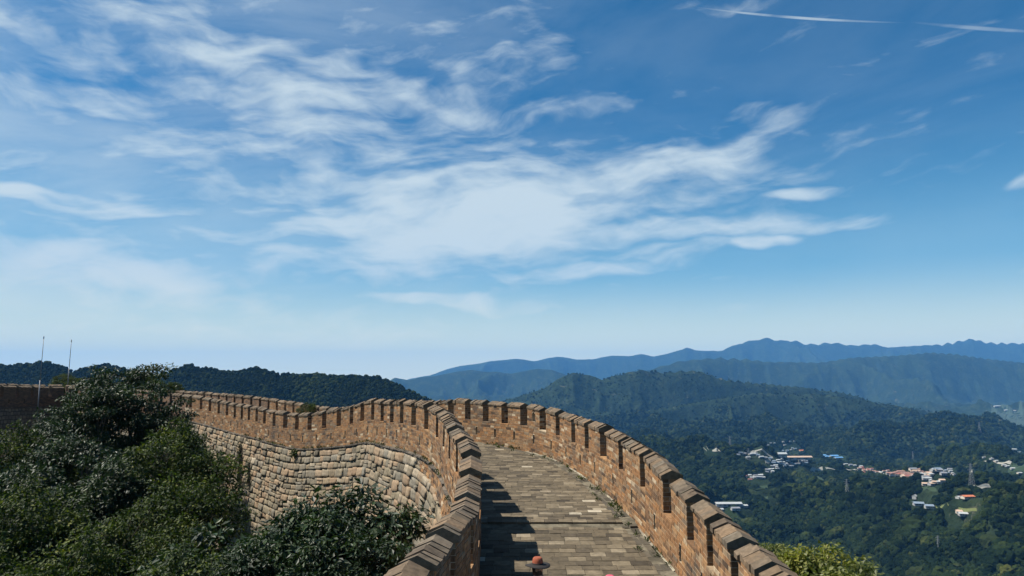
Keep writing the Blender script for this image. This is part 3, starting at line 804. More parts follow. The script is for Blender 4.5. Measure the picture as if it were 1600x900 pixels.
# azimuth columns: fine inside the view, coarse behind
az_f = np.linspace(R(-42), R(42), NA); az_b = np.linspace(R(42), R(318), 70)[1:-1]
AZ = np.concatenate([az_f, az_b]); na = len(AZ)
def rings(a, c, n): return np.exp(np.linspace(math.log(a), math.log(c), n))
def ring_mesh(name, rr, mat):
    A, Rr = np.meshgrid(AZ, rr); X = Rr * np.sin(A); Y = Rr * np.cos(A)
    Z = terrain_h(X, Y)
    nr = len(rr); V = np.stack([X, Y, Z], -1).reshape(-1, 3)
    i = np.arange(nr - 1)[:, None] * na; j = np.arange(na)[None]; j2 = (j + 1) % na
    Fc = np.stack([i + j, i + na + j, i + na + j2, i + j2], -1).reshape(-1, 4)[:, ::-1]
    o = np_obj(name, V, Fc, mat, None, (0, 0, 0), smooth=True); o['kind'] = 'structure'; return o
ring_mesh('ground', rings(2, 260, 90), M['forest'])
ring_mesh('hillside', rings(260, 900, 60), M['forest'])
ring_mesh('valley', rings(900, 3300, 230), M['forest'])
ring_mesh('hills', rings(3300, 6900, 230), M['forest'])
ring_mesh('distant_hills', rings(6900, 12500, 130), M['forest'])
ring_mesh('far_mountains', rings(12500, 24000, 100), M['forest'])

# ------------------------------------------------------------------ foliage materials and leaf builders
def leaf_mat(name, stops, rough=.5, trans=.35, spec=.4, big=1.1):
    m, nb, bs = new_mat(name)
    geo = nb.n('ShaderNodeNewGeometry')
    r = rnd_val(nb)
    c = nb.ramp(r, stops)
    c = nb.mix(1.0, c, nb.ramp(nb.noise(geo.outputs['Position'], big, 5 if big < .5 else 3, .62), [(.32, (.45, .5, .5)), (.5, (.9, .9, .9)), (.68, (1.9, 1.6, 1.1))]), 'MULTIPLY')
    nb.l(c, bs.inputs['Base Color']); bs.inputs['Roughness'].default_value = rough; bs.inputs['Specular IOR Level'].default_value = spec
    tr = nb.n('ShaderNodeBsdfTranslucent'); nb.l(nb.mix(1.0, c, (1.1, 1.25, .6, 1), 'MULTIPLY'), tr.inputs[0])
    ms = nb.n('ShaderNodeMixShader'); ms.inputs[0].default_value = trans
    out = [n for n in m.node_tree.nodes if n.type == 'OUTPUT_MATERIAL'][0]
    nb.l(bs.outputs[0], ms.inputs[1]); nb.l(tr.outputs[0], ms.inputs[2]); nb.l(ms.outputs[0], out.inputs[0])
    return m
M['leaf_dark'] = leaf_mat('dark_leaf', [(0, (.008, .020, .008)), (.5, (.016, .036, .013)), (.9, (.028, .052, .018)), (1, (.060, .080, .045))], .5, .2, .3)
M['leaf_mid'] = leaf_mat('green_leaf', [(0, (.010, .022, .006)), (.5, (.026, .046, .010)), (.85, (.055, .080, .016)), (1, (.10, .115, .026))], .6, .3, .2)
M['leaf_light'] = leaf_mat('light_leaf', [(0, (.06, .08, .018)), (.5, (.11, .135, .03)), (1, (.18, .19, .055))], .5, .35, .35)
M['bark'] = masonry('bark', [(0, (.06, .048, .036)), (1, (.10, .08, .06))], nscale=12, bump=1)
M['canopy'] = leaf_mat('canopy', [(0, (.004, .009, .0045)), (.5, (.009, .0175, .0075)), (.88, (.018, .029, .010)), (1, (.034, .043, .015))], .95, .0, .03, .009)

def leaf_cloud(centres, radii, n_per, size, rs, flat=.55, aspect=.42, droop=.35):
    """many folded leaves round the twig ends"""
    K = len(centres); cen = np.repeat(centres, n_per, 0); rad = np.repeat(radii, n_per)
    n = len(cen)
    g = rs.normal(size=(n, 3)); g /= np.linalg.norm(g, axis=1)[:, None]; g *= rs.uniform(.15, 1, (n, 1)) ** .6
    g[:, 2] *= flat
    p = cen + g * rad[:, None]
    ax = g * [1, 1, .4] + rs.normal(size=(n, 3)) * .5; ax[:, 2] -= droop; ax /= np.linalg.norm(ax, axis=1)[:, None]
    up = np.array([0, 0, 1.0]) + rs.normal(size=(n, 3)) * .45
    sd = np.cross(ax, up); sd /= np.linalg.norm(sd, axis=1)[:, None] + 1e-9
    nm = np.cross(sd, ax)
    L = size * rs.uniform(.6, 1.25, (n, 1)); Wd = L * aspect
    v0 = p; v1 = p + ax * L * .5 + sd * Wd * .5 + nm * L * .06; v2 = p + ax * L; v3 = p + ax * L * .5 - sd * Wd * .5 + nm * L * .06
    V = np.stack([v0, v1, v2, v3], 1).reshape(-1, 3)
    Fc = np.arange(n * 4).reshape(n, 4)
    return V, Fc
def tree_template(seed, h, rx, ry, rz, n_cl, n_leaf, lsize, mat, twig=.45, trunk_r=.14, shape='round', flat=.55, aspect=.42, hollow=.25, lean=.1, bare=.0):
    """returns (crown mesh, trunk mesh); origin at the trunk's foot, h = height of the crown's top"""
    rs = np.random.RandomState(seed); pr = random.Random(seed)
    cz = h - rz
    lumps = [(rs.uniform(-.55, .55), rs.uniform(-.55, .55), rs.uniform(-.45, .6), rs.uniform(.38, .6)) for _ in range(9)]
    pts = []
    while len(pts) < n_cl:
        q = rs.uniform(-1, 1, 3)
        if shape == 'lumpy':
            if not any((q[0] - a) ** 2 + (q[1] - b_) ** 2 + ((q[2] - c) * 1.4) ** 2 < r_ * r_ for a, b_, c, r_ in lumps): continue
        r_ = np.linalg.norm(q)
        if r_ > 1 or r_ < hollow * rs.uniform(.5, 1.5): continue
        pts.append(q * [rx, ry, rz] + [0, 0, cz])
    pts = np.array(pts)
    V, Fc = leaf_cloud(pts, rs.uniform(.7, 1.2, len(pts)) * twig, n_leaf, lsize, rs, flat, aspect)
    crown = np_mesh('crown', V, Fc, mat)
    mb = MB(); lx, ly = rs.uniform(-lean, lean, 2)
    trunk = [Vector((lx * t * t * h + .08 * math.sin(t * 5), ly * t * t * h, t * h * .72)) for t in np.linspace(0, 1, 9)]
    for k in range(8): mb.tube(trunk[k], trunk[k + 1], trunk_r * (1 - .105 * k), trunk_r * (1 - .105 * (k + 1)), 7, caps=False)
    limbs = []
    nl = max(5, n_cl // 16)
    sel = rs.permutation(len(pts))
    for k in sel[:nl]:
        e = Vector(pts[k]); t = max(.25, min(.9, (e.z / h) * .72)); base = trunk[int(t * 8)]
        mid = base.lerp(e, .5) + Vector((0, 0, -.12 * rz)) + Vector(rs.uniform(-.15, .15, 3))
        r0 = trunk_r * .42; mb.tube(base, mid, r0, r0 * .6, 5, False); mb.tube(mid, e, r0 * .6, r0 * .2, 5, False); limbs += [(mid, e)]
    for k in sel[nl:nl + n_cl // 2]:
        e = Vector(pts[k]); bst = min(limbs, key=lambda m_: (m_[0].lerp(m_[1], .5) - e).length)
        a = bst[0].lerp(bst[1], pr.uniform(.2, .9)); mb.tube(a, e, trunk_r * .1, trunk_r * .04, 4, False)
    tm = bpy.data.meshes.new('trunk'); tm.from_pydata(mb.v, [], mb.f); tm.materials.append(M['bark']); tm.update()
    return crown, tm
def plant(name, tpl, loc, rz, scl, label, cat='tree', group=None, mat=None):
    t = empty(name, loc, label, cat, group); t.rotation_euler = (0, 0, rz); t.scale = (scl,) * 3 if not hasattr(scl, '__len__') else scl
    for nm, me in (('crown', tpl[0]), ('trunk', tpl[1])):
        o = bpy.data.objects.new(nm, me); COL.objects.link(o); o.parent = t
    return t

T_WAL = tree_template(1, 8.0, 3.4, 3.1, 2.5, 210, 120, .18, M['leaf_dark'], twig=.52, shape='lumpy', hollow=.45, trunk_r=.16, aspect=.45)
T_WAL2 = tree_template(2, 8.5, 3.0, 3.2, 3.2, 190, 110, .20, M['leaf_dark'], twig=.55, shape='lumpy', hollow=.4, trunk_r=.15, aspect=.45)
T_ACA = tree_template(3, 8.0, 2.4, 2.4, 3.2, 250, 95, .13, M['leaf_mid'], twig=.42, shape='lumpy', hollow=.2, trunk_r=.11, aspect=.5, flat=.8)
T_TALL = tree_template(4, 11.0, 3.3, 3.3, 4.4, 200, 110, .22, M['leaf_dark'], twig=.62, shape='lumpy', hollow=.2, trunk_r=.17, flat=.42)
T_BUSH = tree_template(5, 4.5, 2.6, 2.6, 2.1, 330, 90, .14, M['leaf_mid'], twig=.45, shape='round', hollow=.5, trunk_r=.09, flat=.7)
T_LIGHT = tree_template(6, 5.0, 1.9, 1.6, 1.5, 240, 95, .10, M['leaf_light'], twig=.30, shape='lumpy', hollow=.4, trunk_r=.07, flat=.6, aspect=.6)
def at_top(x, y, Y, h):      # foot of a tree of height h whose top shows at the px
    q = P(x, y, Y); return (q.x, q.y, q.z - h)
TG = 'trees on the slope left of the wall'
trees = [
 ('broadleaf_tree', T_WAL, 405, 702, 20.0, 8.0, .3, 1.30, 'dense dark broadleaf tree with glossy leaves in front of the stone rampart'),
 ('broadleaf_tree', T_WAL2, 488, 748, 18.5, 8.5, 1.9, .82, 'dark leafy tree whose drooping crown overlaps the pale stones low beside the coping'),
 ('feathery_tree', T_ACA, 300, 650, 31.0, 8.0, .9, 1.12, 'yellow-green feathery tree standing against the left end of the sunlit stone face'),
 ('tall_tree', T_TALL, 212, 548, 46.0, 11.0, 2.2, 1.08, 'tallest tree, with a sparse dark crown rising above the far parapet into the sky'),
 ('tall_tree', T_TALL, 140, 584, 43.0, 11.0, .4, .95, 'dark spreading tree with a bare visible trunk left of the tallest tree'),
 ('broadleaf_tree', T_WAL2, 262, 620, 45.0, 8.5, 4.0, .82, 'dark round tree against the far brick parapet where its stone face begins'),
 ('broadleaf_tree', T_WAL, 150, 650, 36.0, 8.0, 2.6, 1.15, 'dark tree with pale glinting leaves below the tree with the bare trunk'),
 ('broadleaf_tree', T_WAL2, 232, 655, 35.0, 8.5, .2, .95, 'dark glinting tree left of the yellow-green feathery tree'),
 ('feathery_tree', T_ACA, 55, 655, 38.0, 8.0, 1.3, 1.25, 'green tree at the left edge of the view under the shaded far wall'),
 ('broadleaf_tree', T_WAL, -20, 650, 44.0, 8.0, 5.1, 1.2, 'tree cut by the left edge of the view, under the shaded stonework'),
 ('feathery_tree', T_ACA, 60, 735, 27.0, 8.0, 3.3, 1.2, 'mid green bushy tree low at the left edge of the view'),
 ('broadleaf_tree', T_WAL2, 130, 765, 26.0, 8.5, 2.9, .95, 'dark tree in the hollow between the bushy green trees at lower left'),
 ('feathery_tree', T_ACA, 235, 735, 26.0, 8.0, 4.4, 1.1, 'yellow-green feathery tree in front of the dark trees, at the middle of the slope'),
 ('feathery_tree', T_ACA, 300, 745, 25.0, 8.0, 5.6, .95, 'dull green feathery tree directly left of the dense dark broadleaf tree'),
 ('feathery_tree', T_ACA, 20, 815, 20.0, 8.0, 2.0, 1.05, 'bushy green tree in the bottom left corner'),
 ('feathery_tree', T_ACA, 150, 825, 19.0, 8.0, .7, 1.0, 'bushy green tree at the bottom edge, right of the corner tree'),
 ('feathery_tree', T_ACA, 265, 835, 18.0, 8.0, 3.9, .85, 'green feathery tree at the bottom edge left of the glossy dark crown'),
 ('broadleaf_tree', T_WAL, 345, 815, 18.0, 8.0, 1.2, .72, 'small dark tree at the bottom edge touching the glossy dark crown'),
 ('feathery_tree', T_ACA, 292, 668, 36, 8.0, .5, .8, 'yellow-green tree just left of the feathery tree at the stone face'),
]
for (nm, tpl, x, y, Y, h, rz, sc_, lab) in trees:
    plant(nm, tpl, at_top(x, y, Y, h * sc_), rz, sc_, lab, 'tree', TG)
plant('shrub', T_LIGHT, at_top(1255, 846, 14.5, 5.0 * .95), .6, .95, 'bright yellow-green shrub rising just outside the right parapet at the bottom edge', 'shrub')
plant('shrub', T_LIGHT, at_top(1190, 838, 15.5, 5.0 * .62), 2.6, .62, 'small light green shrub tip touching the right parapet coping', 'shrub')
for (x, y, Y, s_, lab) in ((104, 584, 84, .62, 'small green bush poking over the far parapet right of the second aerial pole'), (118, 590, 83, .5, 'low green bush beside the small bush behind the far parapet'),
                     (228, 583, 74, .8, 'yellow-green bush behind the far parapet, right of the tall sparse crown'), (270, 597, 72, .45, 'faint green sapling behind the far parapet where the skyline dips'),
                     (483, 630, 52, .35, 'little light green bush just behind the dip of the parapet')):
    plant('bush', T_BUSH, at_top(x, y, Y, 4.5 * s_ * 1.0), x, s_, lab, 'bush', 'bushes behind the far parapet')
# low growth under the trees
rs = np.random.RandomState(5)
n = 1500
gx = rs.uniform(-48, -3.5, n); gy = rs.uniform(9, 66, n)
dw = np.sqrt(((gx[:, None] - wallpts[None, :, 0]) ** 2 + (gy[:, None] - wallpts[None, :, 1]) ** 2).min(1))
k = (dw > 2.6) & (gx > -gy * .75 - 3); side = np.interp(gy, PL.Y[:300], PL.X[:300]); k &= gx < side
gx, gy = gx[k], gy[k]; gz = terrain_h(gx, gy)
cen = np.stack([gx, gy, gz + rs.uniform(.3, 1.6, len(gx))], 1)
V, Fc = leaf_cloud(cen, rs.uniform(.9, 1.7, len(cen)), 55, .24, rs, .6, .5)
o = np_obj('undergrowth', V, Fc, M['leaf_mid']); setprops(o, 'tangled green undergrowth filling the ground between the trees on the left', 'undergrowth', kind='stuff')

# ------------------------------------------------------------------ forest on the hills: one mass of small crowns
tc_ = bpy.data.collections.new('crown_kinds')
for k in range(4):
    rs = np.random.RandomState(60 + k)
    bm = bmesh.new(); bmesh.ops.create_icosphere(bm, subdivisions=3, radius=.5)
    for v in bm.verts:
        c_ = v.co
        d_ = 1 + .55 * (float(fbm(np.array(c_.x * 3.1 + 9 + k), np.array(c_.y * 3.1 + c_.z * 2.3), 3, 90 + k)) - .5) + .5 * (float(fbm(np.array(c_.x * 8 + 3 + k), np.array(c_.y * 8 + c_.z * 7), 2, 190 + k)) - .5) + rs.uniform(-.09, .09)
        v.co = Vector((c_.x * d_, c_.y * d_, c_.z * d_ * (.85 + .1 * k)))
    me = bpy.data.meshes.new('crown_kind'); bm.to_mesh(me); bm.free(); me.materials.append(M['canopy'])
    ob = bpy.data.objects.new('crown_kind', me); tc_.objects.link(ob)
def scatter(n, x0, x1, r0, r1, size, seed, zlift=.25):
    rs = np.random.RandomState(seed); u = rs.uniform((x0 - CXP) / F_PX, (x1 - CXP) / F_PX, n); Yv = np.sqrt(rs.uniform(r0 * r0, r1 * r1, n))
    X = u * Yv; Z = terrain_h(X, Yv)
    s_ = size * np.exp(rs.normal(0, .33, n)) * .95
    return X, Yv, Z, s_
def roads_clear(X, Y):
    k = np.ones(len(X), bool)
    for (cx, cy, rx, ry) in CLEAR: k &= ((X - cx) / rx) ** 2 + ((Y - cy) / ry) ** 2 > 1
    return k
def ground_px(x, y, guess=2000.0):
    """march the view ray of a photo pixel down to the terrain"""
    d = ray(x, y); Yv = np.linspace(700, 9000, 2200); X = d[0] / d[1] * Yv; Zr = d[2] / d[1] * Yv
    Zt = terrain_h(X, Yv); i = int(np.argmax(Zt > Zr)); 
    return (X[i], Yv[i], Zt[i])
CLEAR = []
for (x, y, rx, ry) in ((1245, 722, 60, 60), (1200, 720, 45, 40), (1278, 733, 50, 45), (1147, 790, 40, 50), (1507, 803, 28, 30), (1580, 640, 200, 260), (1190, 772, 30, 30)):
    q = ground_px(x, y); CLEAR.append((q[0], q[1], rx, ry))
def flat(name, c, rough=.7):
    m, nb, bs = new_mat(name); geo = nb.n('ShaderNodeNewGeometry')
    cc = nb.mix(1.0, (*c, 1), nb.ramp(nb.noise(geo.outputs['Position'], .35, 5, .7), [(.3, (.75,) * 3), (.7, (1.2,) * 3)]), 'MULTIPLY')
    nb.l(cc, bs.inputs['Base Color']); bs.inputs['Roughness'].default_value = rough; return m
HW = [flat('render_white', (.33, .33, .31)), flat('render_grey', (.30, .30, .30)), flat('render_cream', (.48, .42, .34))]
HR = {'white': flat('roof_white', (.35, .37, .37)), 'grey': flat('roof_grey', (.20, .21, .23)), 'red': flat('roof_red', (.30, .11, .08)), 'pink': flat('roof_tile', (.27, .155, .12)),
      'blue': flat('roof_blue', (.12, .30, .55)), 'tan': flat('roof_tan', (.46, .33, .24)), 'orange': flat('roof_orange', (.45, .14, .06)), 'slate': flat('roof_slate', (.17, .22, .28))}
GLASS = flat('dark_window', (.03, .035, .04), .3)
def unit_house():
    mb = MB(); mb.box((0, 0, .35), (1, 1, .7)); a = mb
    mb.f += [(len(mb.v), len(mb.v) + 1, len(mb.v) + 2), (len(mb.v) + 5, len(mb.v) + 4, len(mb.v) + 3)]
    mb.v += [(-.499, -.5, .7), (-.499, .5, .7), (-.499, 0, .97), (.499, -.5, .7), (.499, .5, .7), (.499, 0, .97)]
    rf = MB()
    for sg in (-1, 1):
        rf.hexa([(-.54, sg * .58, .64), (.54, sg * .58, .64), (.54, 0, .97), (-.54, 0, .97), (-.54, sg * .58, .70), (.54, sg * .58, .70), (.54, 0, 1.03), (-.54, 0, 1.03)] if sg < 0 else
                [(-.54, 0, .97), (.54, 0, .97), (.54, .58, .64), (-.54, .58, .64), (-.54, 0, 1.03), (.54, 0, 1.03), (.54, .58, .70), (-.54, .58, .70)])
    wn = MB()
    for x in (-.36, -.18, .18, .36): wn.box((x, -.5, .42), (.09, .02, .24))
    wn.box((0, -.5, .28), (.10, .02, .54))
    return a, rf, wn
UA, UR, UW = unit_house()
def umesh(nm, mb, mt):
    me = bpy.data.meshes.new(nm); me.from_pydata(mb.v, [], mb.f); me.materials.append(mt); me.update(); return me
WM = [umesh('wall', UA, m) for m in HW]; RMs = {k: umesh('roof', UR, m) for k, m in HR.items()}; WN = umesh('window_row', UW, GLASS)
def house(x, y, L, D, H, roof, wall, rot, label, group, name='village_house', cat='house', clear=True, pos=None):
    q = pos or ground_px(x, y)
    t = empty(name, (q[0], q[1], q[2] - .6), label, cat, group); t.rotation_euler = (0, 0, rot); t.scale = (L, D, H)
    for nm, me in (('wall', WM[wall]), ('roof', RMs[roof]), ('window_row', WN)):
        o = bpy.data.objects.new(nm, me); COL.objects.link(o); o.parent = t
    if clear: CLEAR.append((q[0], q[1] - 12, 5 + L / 2, 24))
    return q
hr = random.Random(31)
CLUST = [  # px box, count, roof kinds, tilt of the row, label, group
 (1166, 1200, 750, 741, 12, ('white', 'white', 'grey', 'red'), 'small pale house in the lower left arm of the left village', 'houses of the lower left arm of the left village'),
 (1194, 1216, 742, 733, 8, ('white', 'grey'), 'small white or grey house where the lower arm meets the left village', 'houses at the bend of the left village'),
 (1152, 1204, 714, 714, 12, ('white', 'grey', 'slate'), 'small pale house at the left tip of the left village', 'houses at the left tip of the left village'),
 (1206, 1262, 725, 724, 34, ('grey', 'white', 'slate', 'grey'), 'small grey-roofed house packed in the middle of the left village', 'houses in the middle of the left village'),
 (1222, 1244, 708, 704, 6, ('white', 'slate'), 'white house behind the long hall of the left village', 'houses behind the long hall'),
 (1196, 1246, 696, 693, 7, ('white', 'grey'), 'pale house on the foot of the hill above the left village', 'houses above the left village'),
 (1306, 1346, 722, 730, 8, ('white', 'grey', 'tan'), 'lone white house scattered between the two villages', 'houses between the villages'),
 (1342, 1364, 737, 738, 14, ('pink', 'red', 'pink'), 'red-roofed house at the left end of the right village', 'red-roofed houses of the right village'),
 (1362, 1398, 739, 741, 12, ('pink', 'white', 'grey'), 'small house left of the middle of the right village', 'houses left of the middle of the right village'),
 (1396, 1428, 738, 748, 28, ('pink', 'tan', 'red', 'pink'), 'pink-tiled house in the dense middle of the right village', 'pink-tiled houses of the right village'),
 (1426, 1456, 741, 748, 26, ('tan', 'pink', 'grey', 'white'), 'tan or grey-roofed house right of the middle of the right village', 'houses right of the middle of the right village'),
 (1456, 1492, 740, 742, 18, ('grey', 'slate', 'white'), 'grey-roofed house at the right end of the right village', 'houses at the right end of the right village'),
 (1446, 1474, 757, 755, 6, ('tan', 'white'), 'tan house on the near edge of the right village', 'houses on the near edge of the right village'),
 (1535, 1598, 712, 745, 7, ('white', 'grey', 'white'), 'white house scattered among trees at the right edge of the view', 'houses scattered at the right edge'),
 (1580, 1600, 704, 708, 5, ('white', 'slate'), 'pale building at the right edge above the scattered houses', 'pale buildings at the upper right edge'),
]
def relabel(lab, rf):
    for a in ('white or grey ', 'tan or grey-roofed ', 'grey-roofed ', 'pink-tiled ', 'red-roofed ', 'pale ', 'white ', 'tan '): lab = lab.replace(a, '', 1) if a in lab.split('house')[0] else lab
    i = lab.index('house') if 'house' in lab else lab.index('building'); return (lab[:i] + {'slate': 'blue-grey', 'pink': 'pink'}.get(rf, rf) + '-roofed ' + lab[i:]).strip()
for (x0, x1, y0, y1, n, roofs, lab, grp) in CLUST:
    for k in range(n):
        t = (k + hr.random()) / n; x = x0 + (x1 - x0) * t; y = y0 + (y1 - y0) * t + hr.uniform(-5.5, 5.5) * min(1, n / 14)
        rf = hr.choice(roofs); house(x, y, hr.uniform(7, 13), hr.uniform(5, 7.5), hr.uniform(3.6, 5.2), rf, hr.choice((0, 0, 1, 2)), hr.uniform(-.35, .35) + (math.pi / 2 if hr.random() < .15 else 0), relabel(lab, rf), grp)
q = house(1235, 718, 105, 14, 9, 'tan', 1, .06, 'very long low hall with a pale roof in the left village', None, 'village_hall', 'hall')
house(1222, 715, 22, 12, 12, 'white', 0, .06, 'white block rising behind the left end of the long hall', None, 'village_hall', 'building')
for k, (x, y) in enumerate(((1285, 713), (1294, 715), (1303, 714), (1310, 717))):
    house(x, y, 26, 15, 7, 'blue', 1, .1, ['leftmost of the blue-roofed sheds right of the left village', 'second blue-roofed shed from the left', 'third blue-roofed shed from the left', 'rightmost of the blue-roofed sheds'][k], 'blue-roofed sheds', 'factory_shed', 'shed')
house(1252, 706, 17, 12, 8, 'orange', 2, .2, 'bright orange-roofed house above the long hall of the left village', None)
q = house(1138, 791, 46, 12, 8, 'white', 1, .03, 'long white-roofed barn alone in the forest near the right parapet', None, 'barn', 'barn')
for (x, y, L, r_, lab) in ((1155, 789, 8, 'white', 'white block at the right end of the long white barn'), (1163, 793, 11, 'white', 'white shed right of the long white barn'), (1149, 799, 15, 'grey', 'grey shed below the long white barn'), (1126, 799, 9, 'white', 'small pale shed below the left end of the long white barn')):
    house(x, y, L, 8, 6, r_, 0, .1, lab, None, 'shed', 'shed')
house(1441, 793, 24, 13, 6, 'slate', 1, -.25, 'blue-grey hall left of the small yellow field', None, 'hall', 'hall')
house(1452, 797, 11, 9, 6, 'slate', 0, -.25, 'small blue-grey building at the right end of the blue-grey hall', None, 'hall', 'hall')
house(1430, 786, 8, 6, 7, 'white', 0, .8, 'single white house above the blue-grey hall', None)
house(1512, 780, 15, 9, 5, 'orange', 2, .1, 'orange-roofed farmhouse below the right village', None)
house(1499, 779, 8, 6, 4, 'white', 0, .3, 'little white outbuilding left of the orange-roofed farmhouse', None, 'shed', 'shed')
house(1508, 808, 15, 10, 5, 'white', 0, -.3, 'white-roofed farm building on the lower right field', None, 'farmhouse', 'house')
house(1500, 804, 9, 7, 5, 'tan', 2, -.3, 'tan farm building left of the white-roofed one on the field', None, 'farmhouse', 'house')
for (x, y, lab) in ((1558, 636, 'white hall at the left of the distant pale field'), (1574, 643, 'white hall in the middle of the distant pale field'), (1582, 643, 'white hall at the right of the distant pale field')):
    house(x, y, 46, 20, 12, 'white', 0, .05, lab, None, 'hall', 'hall')
# fields, lots and tracks draped on the valley floor
def patch(name, px, mt, lift=.45, kind='structure', nn=10):
    """px: 4 corners in the photograph, carried down to the ground"""
    c = [np.array(ground_px(*p)) for p in px]; V, Fc = [], []
    for i in range(nn + 1):
        for j in range(nn + 1):
            u, v = i / nn, j / nn; p = (c[0] * (1 - u) + c[1] * u) * (1 - v) + (c[3] * (1 - u) + c[2] * u) * v
            V.append((p[0], p[1], float(terrain_h(np.array([p[0]]), np.array([p[1]]))[0]) + lift))
            if i and j: k = i * (nn + 1) + j; Fc.append((k - nn - 2, k - 1, k, k - nn - 1))
    o = np_obj(name, V, Fc, mt); o['kind'] = kind
    m_ = sum(c) / 4; CLEAR.append((m_[0], m_[1] - 12, max(abs(c[1][0] - c[0][0]), 20) * .55, abs(c[3][1] - c[0][1]) * .55 + 12))
    return o
FM = {'green': flat('field_green', (.022, .042, .016), 1), 'pale': flat('field_pale', (.035, .058, .032), 1), 'yellow': flat('field_yellow', (.10, .115, .035), 1), 'soil': flat('bare_soil', (.22, .16, .10), 1), 'concrete': flat('concrete', (.25, .245, .21), 1)}
patch('field', [(1180, 770), (1201, 766), (1203, 758), (1186, 760)], FM['green']); patch('field', [(1186, 784), (1200, 781), (1200, 775), (1188, 777)], FM['green'])
patch('field', [(1427, 770), (1464, 769), (1463, 765), (1428, 765)], FM['green']); patch('field', [(1463, 799), (1482, 799), (1483, 793), (1462, 793)], FM['yellow'])
patch('field', [(1498, 805), (1527, 804), (1526, 797), (1498, 796)], FM['yellow']); patch('field', [(1540, 648), (1640, 646), (1640, 629), (1548, 633)], FM['pale'], 5, nn=30)
patch('field', [(1575, 742), (1620, 742), (1620, 725), (1578, 728)], FM['green']); patch('field', [(1262, 750), (1290, 756), (1286, 748), (1262, 745)], FM['green'])
patch('field', [(1495, 803), (1506, 803), (1505, 799), (1496, 799)], FM['soil'], .8)
patch('car_park', [(1265, 736), (1286, 737), (1285, 731), (1269, 730)], FM['concrete'], .9); patch('car_park', [(1276, 731), (1286, 730), (1285, 721), (1279, 722)], FM['concrete'], .9)
patch('car_park', [(1196, 726), (1203, 725), (1207, 716), (1195, 719)], FM['concrete'], .9)
def track(name, px, wdt, mt):
    pts = [ground_px(*p) for p in px]; V, Fc = [], []; Q = []
    for a, c in zip(pts[:-1], pts[1:]):
        for t in np.linspace(0, 1, 8, endpoint=False): Q.append((a[0] + (c[0] - a[0]) * t, a[1] + (c[1] - a[1]) * t))
    Q.append(pts[-1][:2])
    for k, (x, y) in enumerate(Q):
        x2, y2 = Q[min(k + 1, len(Q) - 1)]; x1, y1 = Q[max(k - 1, 0)]; d = math.hypot(x2 - x1, y2 - y1) + 1e-6; nx, ny = -(y2 - y1) / d, (x2 - x1) / d
        for sg in (-1, 1):
            X_, Y_ = x + nx * wdt / 2 * sg, y + ny * wdt / 2 * sg; V.append((X_, Y_, float(terrain_h(np.array([X_]), np.array([Y_]))[0]) + .8))
        if k: Fc.append((2 * k - 2, 2 * k - 1, 2 * k + 1, 2 * k))
        CLEAR.append((x, y - 8, wdt * .6 + 3, 16))
    o = np_obj(name, V, Fc, mt); o['kind'] = 'structure'
for px, wd in ((((1101, 697), (1106, 703)), 7), (((1113, 705), (1126, 706)), 9), (((1518, 741), (1520, 762), (1530, 765), (1548, 763)), 5), (((1170, 711), (1200, 712), (1208, 716)), 6), (((1290, 732), (1320, 736), (1344, 738)), 5), (((1536, 723), (1555, 722), (1580, 726)), 6)):
    track('road', px, wd, FM['concrete'])
# lattice pylons
STEEL = flat('galvanised_steel', (.20, .21, .22), .5)
def pylon(x, y, H, label):
    H *= .8
    q = ground_px(x, y); t = empty('pylon', q, label, 'pylon', 'power pylons in the valley'); bw, tw = H * .10, H * .018
    for sx in (-1, 1):
        for sy in (-1, 1):
            mb = MB(); mb.tube((q[0] + sx * bw, q[1] + sy * bw, q[2] - 1), (q[0] + sx * tw, q[1] + sy * tw, q[2] + H), .17, .11, 3); mb.build('leg', STEEL, t, q)
    mb = MB(); n = 9
    for k in range(n):
        f0, f1 = k / n, (k + 1) / n; w0, w1 = bw + (tw - bw) * f0, bw + (tw - bw) * f1
        for (ax, ay, bx, by) in ((-1, -1, 1, -1), (1, -1, 1, 1), (1, 1, -1, 1), (-1, 1, -1, -1)):
            mb.tube((q[0] + ax * w0, q[1] + ay * w0, q[2] + H * f0), (q[0] + bx * w1, q[1] + by * w1, q[2] + H * f1), .07, .07, 3, False)
            mb.tube((q[0] + bx * w0, q[1] + by * w0, q[2] + H * f0), (q[0] + ax * w1, q[1] + ay * w1, q[2] + H * f1), .07, .07, 3, False)
    mb.build('bracing', STEEL, t, q)
    for f, wd in ((.72, .17), (.84, .21), (.95, .13)):
        mb = MB(); mb.tube((q[0] - H * wd, q[1], q[2] + H * f), (q[0] + H * wd, q[1], q[2] + H * f), .13, .13, 3)
        for sg in (-1, 1): mb.tube((q[0] + sg * H * wd, q[1], q[2] + H * f), (q[0], q[1], q[2] + H * (f + .045)), .08, .08, 3, False)
        mb.build('cross_arm', STEEL, t, q)
for (x, y, H, lab) in ((1141, 702, 38, 'faint lattice pylon left of the left village'), (1170, 722, 42, 'faint lattice pylon at the left tip of the left village'), (1324, 774, 34, 'lattice pylon on the wooded hill between the villages'),
                       (1519, 762, 42, 'lattice pylon beside the road right of the right village'), (1467, 862, 22, 'small lattice pylon nearest of all, low in the dark forest'), (1531, 676, 48, 'pale lattice pylon on the ridge at the upper right'), (1427, 720, 40, 'faint pylon behind the right village')):
    pylon(x, y, H, lab)
parts_ = [scatter(80000, 1000, 1640, 950, 2300, 8.5, 1), scatter(60000, 840, 1640, 2300, 3900, 9, 2), scatter(10000, 780, 1640, 3900, 4900, 7, 3),
          scatter(80000, -40, 700, 1100, 1580, 4.6, 4), scatter(6000, 1000, 1640, 420, 950, 9.5, 5)]
